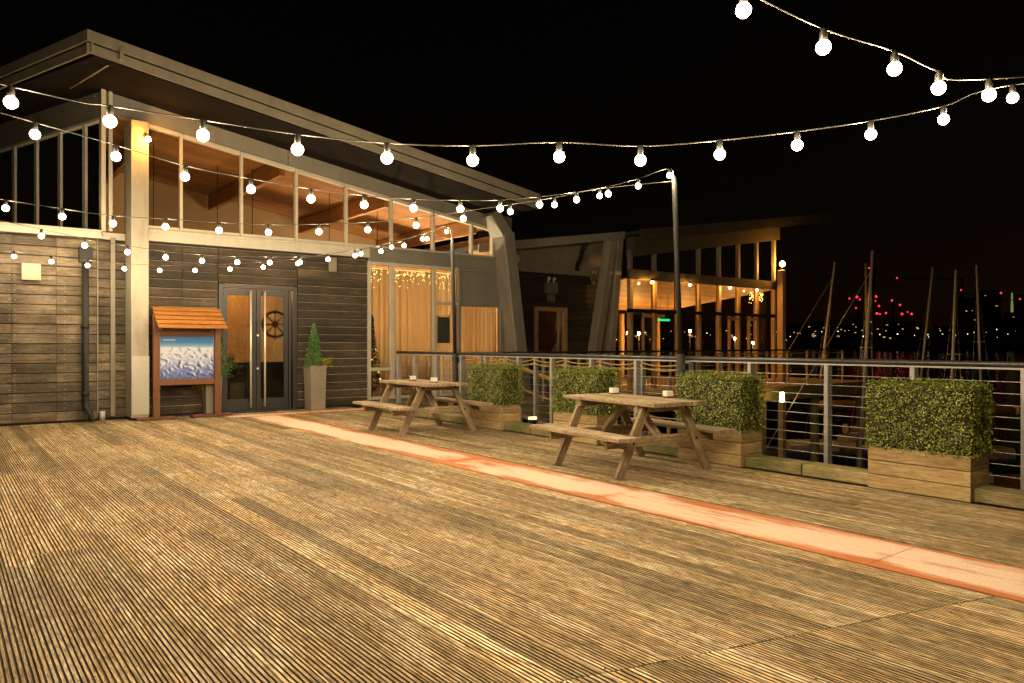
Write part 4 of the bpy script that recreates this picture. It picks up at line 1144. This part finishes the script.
B_ = [(11, 103), (110, 122), (203, 136), (297.5, 150), (387, 158.6), (472.7, 160.9), (559.2, 157.3), (640.5, 160.9), (719.8, 154.9), (797.2, 145.8), (870.8, 135), (943.5, 120), (1012.6, 98.4)]
string('long light string sweeping across the whole picture above the railing', tops[3], Ln[1], B_)
C_ = [(35, 135), (116, 157), (185, 177), (251, 189.6), (311, 199.2), (364.2, 205.2), (413.5, 208.5), (460.4, 209.3), (500.2, 208.7), (539.5, 205), (576.5, 200), (608.3, 194.1), (638.2, 186.2), (669.6, 175.6)]
string('light string running level from the tall pole to the left above mid deck', tops[1], Ln[1], C_)
D_ = [(5.6, 208.4), (62.2, 216.9), (113, 223.9), (165.5, 226.9), (219.2, 230.6), (268.5, 232.6), (318.9, 232), (367.8, 230), (416.2, 225.6), (463.3, 219), (510.3, 212), (554.5, 205), (599.7, 196.1)]
string('light string sagging from the tall pole to the left just below the clerestory sill', tops[1], Ln[2], D_)
E_ = [(41.5, 236.2), (84.7, 245.7), (127.5, 252.4), (165.7, 257.7), (202, 261.2), (237.3, 262.4), (269.7, 262.8), (300, 262.5), (328, 259.5), (355, 255.8), (381, 251.4), (404.1, 245.8), (427, 239)]
string('light string from the shorter dark pole running level along the cladding', tops[2], Ln[2], E_)
F_ = [(14, 256.6), (51.3, 261.8), (87.5, 265.7), (124.4, 268.9), (159.6, 270.6), (195, 270.6), (230, 269.3), (263.2, 267.2), (297.6, 263.8), (361, 254), (391.6, 247.3), (422.6, 239.1), (446.5, 231.8)]
string('lowest light string, from the shorter dark pole to the cladding at the left', tops[2], Vector((.2, WY-.09, 2.98)), F_)

# ================================================================== BOATS, PONTOON LANTERN
R3 = Vector((Rv[0], Rv[1], 0)); F3 = Vector((Fv[0], Fv[1], 0))
def boat(top, bot, d, hullm, label, boom=2.5, L=6.5, covm='sailcover', stay=False, sgn=1):
    p = at_depth(top[0], top[1], d); q = at_depth(bot[0], bot[1], d); dv = (q-p).normalized()
    foot = p + dv*((p.z+3.1)/-dv.z)
    base = Vector((foot.x, foot.y, -4)); t = thing('sailing_boat', label, 'boat', tuple(base), 'sailing boats moored beyond the railing')
    bow = -R3*sgn; side = Vector((-bow.y, bow.x, 0))
    m = MB(); secs = []; n = 9
    for i in range(12):
        f = i/11; x = (f-.45)*L; w = 1.05*(math.sin(math.pi*(.18+.82*(1-f)))**.6 if f > .0 else .9); w = max(.03, 1.05*(1-max(0, f-.45)**2/.31)*(.8+.2*min(1, f*3)))
        sh = .85+.25*f*f
        for k in range(n):
            a = math.pi*k/(n-1); yy = -math.cos(a)*w; zz = sh-math.sin(a)**.7*(sh+.3)
            m.v.append(tuple(base+bow*x+side*yy+Vector((0, 0, zz))))
    for i in range(11):
        for k in range(n-1): o = i*n+k; m.face((o, o+1, o+n+1, o+n), None, 0, True)
        m.face((i*n, i*n+n, i*n+2*n-1, i*n+n-1))
    m.face([k for k in range(n)]); m.face([11*n+k for k in reversed(range(n))])
    m.build('hull', hullm, t)
    one('cabin', M['hullwhite'], lambda m: m.bar(base+bow*(-.9)+Vector((0, 0, 1.05)), base+bow*1.1+Vector((0, 0, 1.0)), 1.1, .5, (0, 0, 1), .12), t)
    one('mast', M['mast'], lambda m: m.tube([foot, foot.lerp(p, .6), p], .05, 8, True, [.06, .055, .04]), t)
    if boom:
        b0 = foot.lerp(p, .22); b1 = b0 - bow*boom + Vector((0, 0, .05))
        one('boom', M['mast'], lambda m: m.tube([b0, b1], .05, 8), t)
        one('boom_cap', M['boomend'], lambda m: m.tube([b1+Vector((0, 0, .12)), b1+Vector((0, 0, .12))-bow*.08], .17, 12), t)
        one('sail_cover', M[covm], lambda m: m.tube([b0.lerp(b1, s)+Vector((0, 0, .13)) for s in (0, .15, .5, .85, .96)], .15, 10, True, [.2, .22, .18, .13, .10]), t)
    hd = foot.lerp(p, .92)
    if stay: one('forestay', M['mast'], lambda m: m.tube([hd, base+bow*(L*.52)+Vector((0, 0, 1.1))], .012, 6), t)
    for s in (-1, 1): one('shroud', M['wire'], lambda m: m.tube([hd, base+side*s*.95+Vector((0, 0, .95))], .006, 5), t)
    one('spreader', M['mast'], lambda m: m.tube([foot.lerp(p, .6)-side*.45, foot.lerp(p, .6)+side*.35], .012, 6), t)
boat((834.8, 262), (825.7, 337), 31, M['hullblue'], 'moored boat whose mast leans left, closest to the pavilion post', stay=True)
boat((872.7, 250.6), (866, 359), 22, M['hull'], 'brown moored boat with the tallest mast, just left of the nearest hedge', stay=True)
boat((865.7, 263.5), (866.4, 340), 33, M['hullblue'], 'moored boat with a straight mast right behind the tallest mast', 2.2, 6.0)
boat((933, 267), (923, 359), 32, M['hullwhite'], 'moored boat whose thin leaning mast stands above the nearest hedge', 0, 6.0)
boat((956, 270), (953, 359), 24, M['hull'], 'moored boat with a bright upright mast above the right half of the nearest hedge', 3.35, sgn=-1)
boat((976.5, 265), (980, 359), 29, M['hullblue'], 'moored boat at far right whose mast leans slightly right', 1.3, 6.0)
t = thing('lantern_post', 'timber post with a glowing lantern on the pontoon below the boardwalk', 'lantern', (0, 0, 0))
lp = at_depth(782, 397, 22); lf = Vector((lp.x, lp.y, -3.45))
one('post', M['post'], lambda m: m.bar(lf, lp-Vector((0, 0, .155)), .16, .16, (0, 1, 0)), t)
one('lamp', M['yellowlamp'], lambda m: m.lathe(lp, [(.05, -.15), (.065, -.12), (.065, .12), (.05, .15)], 12), t)
one('cap', M['black'], lambda m: m.lathe(lp, [(.08, .152), (.09, .17), (.03, .20)], 12), t)
one('base', M['table'], lambda m: m.bar(lf-Vector((.8, .8, .15)), lf+Vector((.8, .8, -.15)), 2.0, .12), t)
t = thing('step_light', 'low glowing step light between the railing posts by the far hedge', 'lamp', (0, 0, 0))
sp = at_depth(532.5, 418, 13.3)
one('lamp', M['pier_glow'], lambda m: m.bar(sp-R3*.075, sp+R3*.075, .05, .04, (0, 0, 1), .012), t)
one('bracket', M['black'], lambda m: m.bar(sp+Vector((0, 0, -.04)), sp+Vector((0, 0, -2.0)), .10, .10), t)

# ================================================================== CITY ACROSS THE WATER
rnd = random.Random(4)
CL = 'dark distant city block with a few lit windows across the water'
for i in range(46):
    px = 585 + i*12 + rnd.uniform(-6, 6); d = rnd.uniform(680, 900); p = at_depth(px, 343, d); w = rnd.uniform(14, 34); h = rnd.choice((9, 12, 15, 18, 22, 28)) * (1.25 if px > 960 else 1)
    t = thing('city_building', CL, 'building', (p.x, p.y, 0), 'city buildings across the water')
    dv = (p*Vector((1, 1, 0))).normalized(); s = Vector((dv.y, -dv.x, 0)); gz = 2 + (26*math.exp(-((px-1080)/170.0)**2) if d > 780 else 0)
    one('walls', M['city'], lambda m: m.bar(Vector((p.x, p.y, gz-6)), Vector((p.x, p.y, gz+h)), w, 16, dv), t)
    for k in range(rnd.randint(2, 6)):
        c = Vector((p.x, p.y, gz+rnd.uniform(2, h-2))) - dv*8.15 + s*rnd.uniform(-w*.45, w*.45); ww = rnd.uniform(.3, 1.1); hw = rnd.uniform(.6, 1.2)
        one('lit_window', M['cityw'], lambda m: m.bar(c-s*ww, c+s*ww, .2, hw), t)
LLB = 'pinpoint street lamp on the far shore across the water'
for i in range(64):
    px = 600 + i*6.9 + rnd.uniform(-4, 4); d = rnd.uniform(632, 660); p = at_depth(px, 343, d); h = rnd.uniform(5, 13)
    t = thing('street_lamp', LLB, 'lamp', (p.x, p.y, 0), 'street lamps on the far shore')
    one('post', M['city'], lambda m: m.tube([(p.x, p.y, -1), (p.x, p.y, h)], .15, 5), t)
    one('lamp', M['citylamp'] if rnd.random() < .5 else M['cityorange'], lambda m: m.sphere((p.x, p.y, h), rnd.choice((.16, .2, .24, .3, .45)), 8, 6), t)
def crane(px0, lights, d, label):
    b = at_depth(px0, 343, d); t = thing('tower_crane', label, 'crane', (b.x, b.y, 0), 'cranes with red lights across the water')
    pts = [at_depth(x, y, d) for x, y in lights]; zt = max(q.z for q in pts)
    top = Vector((b.x, b.y, zt))
    one('mast', M['city'], lambda m: m.bar(Vector((b.x, b.y, 0)), top, 1.6, 1.6, (0, 1, 0)), t)
    for q in pts:
        one('jib', M['city'], lambda m: m.tube([Vector((b.x, b.y, q.z-1)), q-Vector((0, 0, .8))], .4, 5), t)
        one('warning_light', M['red'], lambda m: m.sphere(q, rnd.choice((.55, .7, .85)), 8, 6), t)
crane(858, [(849.5, 298.5), (857, 297), (859.5, 299.5), (856, 308)], 560, 'distant crane with four red lights left of the tall masts')
crane(874, [(869, 268), (876, 296.5), (875, 301), (879, 306), (877, 313.5)], 575, 'distant crane crossing behind the tallest mast, with the highest red light')
crane(893, [(892, 300.5), (900, 305), (886, 313), (880, 314)], 560, 'distant crane with four red lights right of the tallest mast')
crane(906, [(902, 314), (907.5, 312), (911.5, 314)], 590, 'low distant crane with three red lights, rightmost of the red cluster')
crane(962, [(897, 278), (961, 290), (1001, 293), (1020, 299)], 700, 'wide distant crane with red lights spread over the right sky')
q = at_depth(1012, 300, 900); t = thing('floodlit_tower', 'slim floodlit yellow green tower on the hill at the far right', 'tower', (q.x, q.y, 0))
one('shaft', M['greentower'], lambda m: m.tube([(q.x, q.y, 36), (q.x, q.y, 62)], 1.3, 8, True, [1.6, .8]), t)
one('base', M['city'], lambda m: m.bar((q.x, q.y, 5), (q.x, q.y, 36), 14, 14, (0, 1, 0)), t)

# ================================================================== NIGHT SKY + MOON
w = bpy.data.worlds.new('World'); C.world = w; w.use_nodes = True; nt = w.node_tree
sk = nt.nodes.new('ShaderNodeTexSky'); sk.sky_type = 'NISHITA'; sk.sun_disc = False
sk.sun_elevation = R(4); sk.sun_rotation = R(120)
bg = nt.nodes['Background']; bg.inputs[1].default_value = .0011
nt.links.new(mixc(nt, 1.0, sk.outputs[0], (1.0, .52, .32), 'MULTIPLY'), bg.inputs[0])
sl = bpy.data.lights.new('moon', 'SUN'); sl.energy = .004; sl.angle = R(.5); so = bpy.data.objects.new('moon', sl); COL.objects.link(so)
so.rotation_euler = (R(86), 0, R(60))

cam = bpy.data.cameras.new('camera'); co = bpy.data.objects.new('camera', cam); COL.objects.link(co)
co.location = (0, 0, H); co.rotation_euler = (R(90), 0, -R(YAW))
cam.sensor_width = 36; cam.lens = 36*FPX/1024; cam.shift_y = (HOR-341.5)/1024*1.0
cam.clip_start = .05; cam.clip_end = 6000
C.camera = co
C.view_settings.view_transform = 'Standard'; C.view_settings.look = 'None'; C.view_settings.exposure = 0; C.view_settings.gamma = 1
C.cycles.sample_clamp_indirect = 6; C.cycles.max_bounces = 6; C.cycles.transparent_max_bounces = 12
C.cycles.use_denoising = True
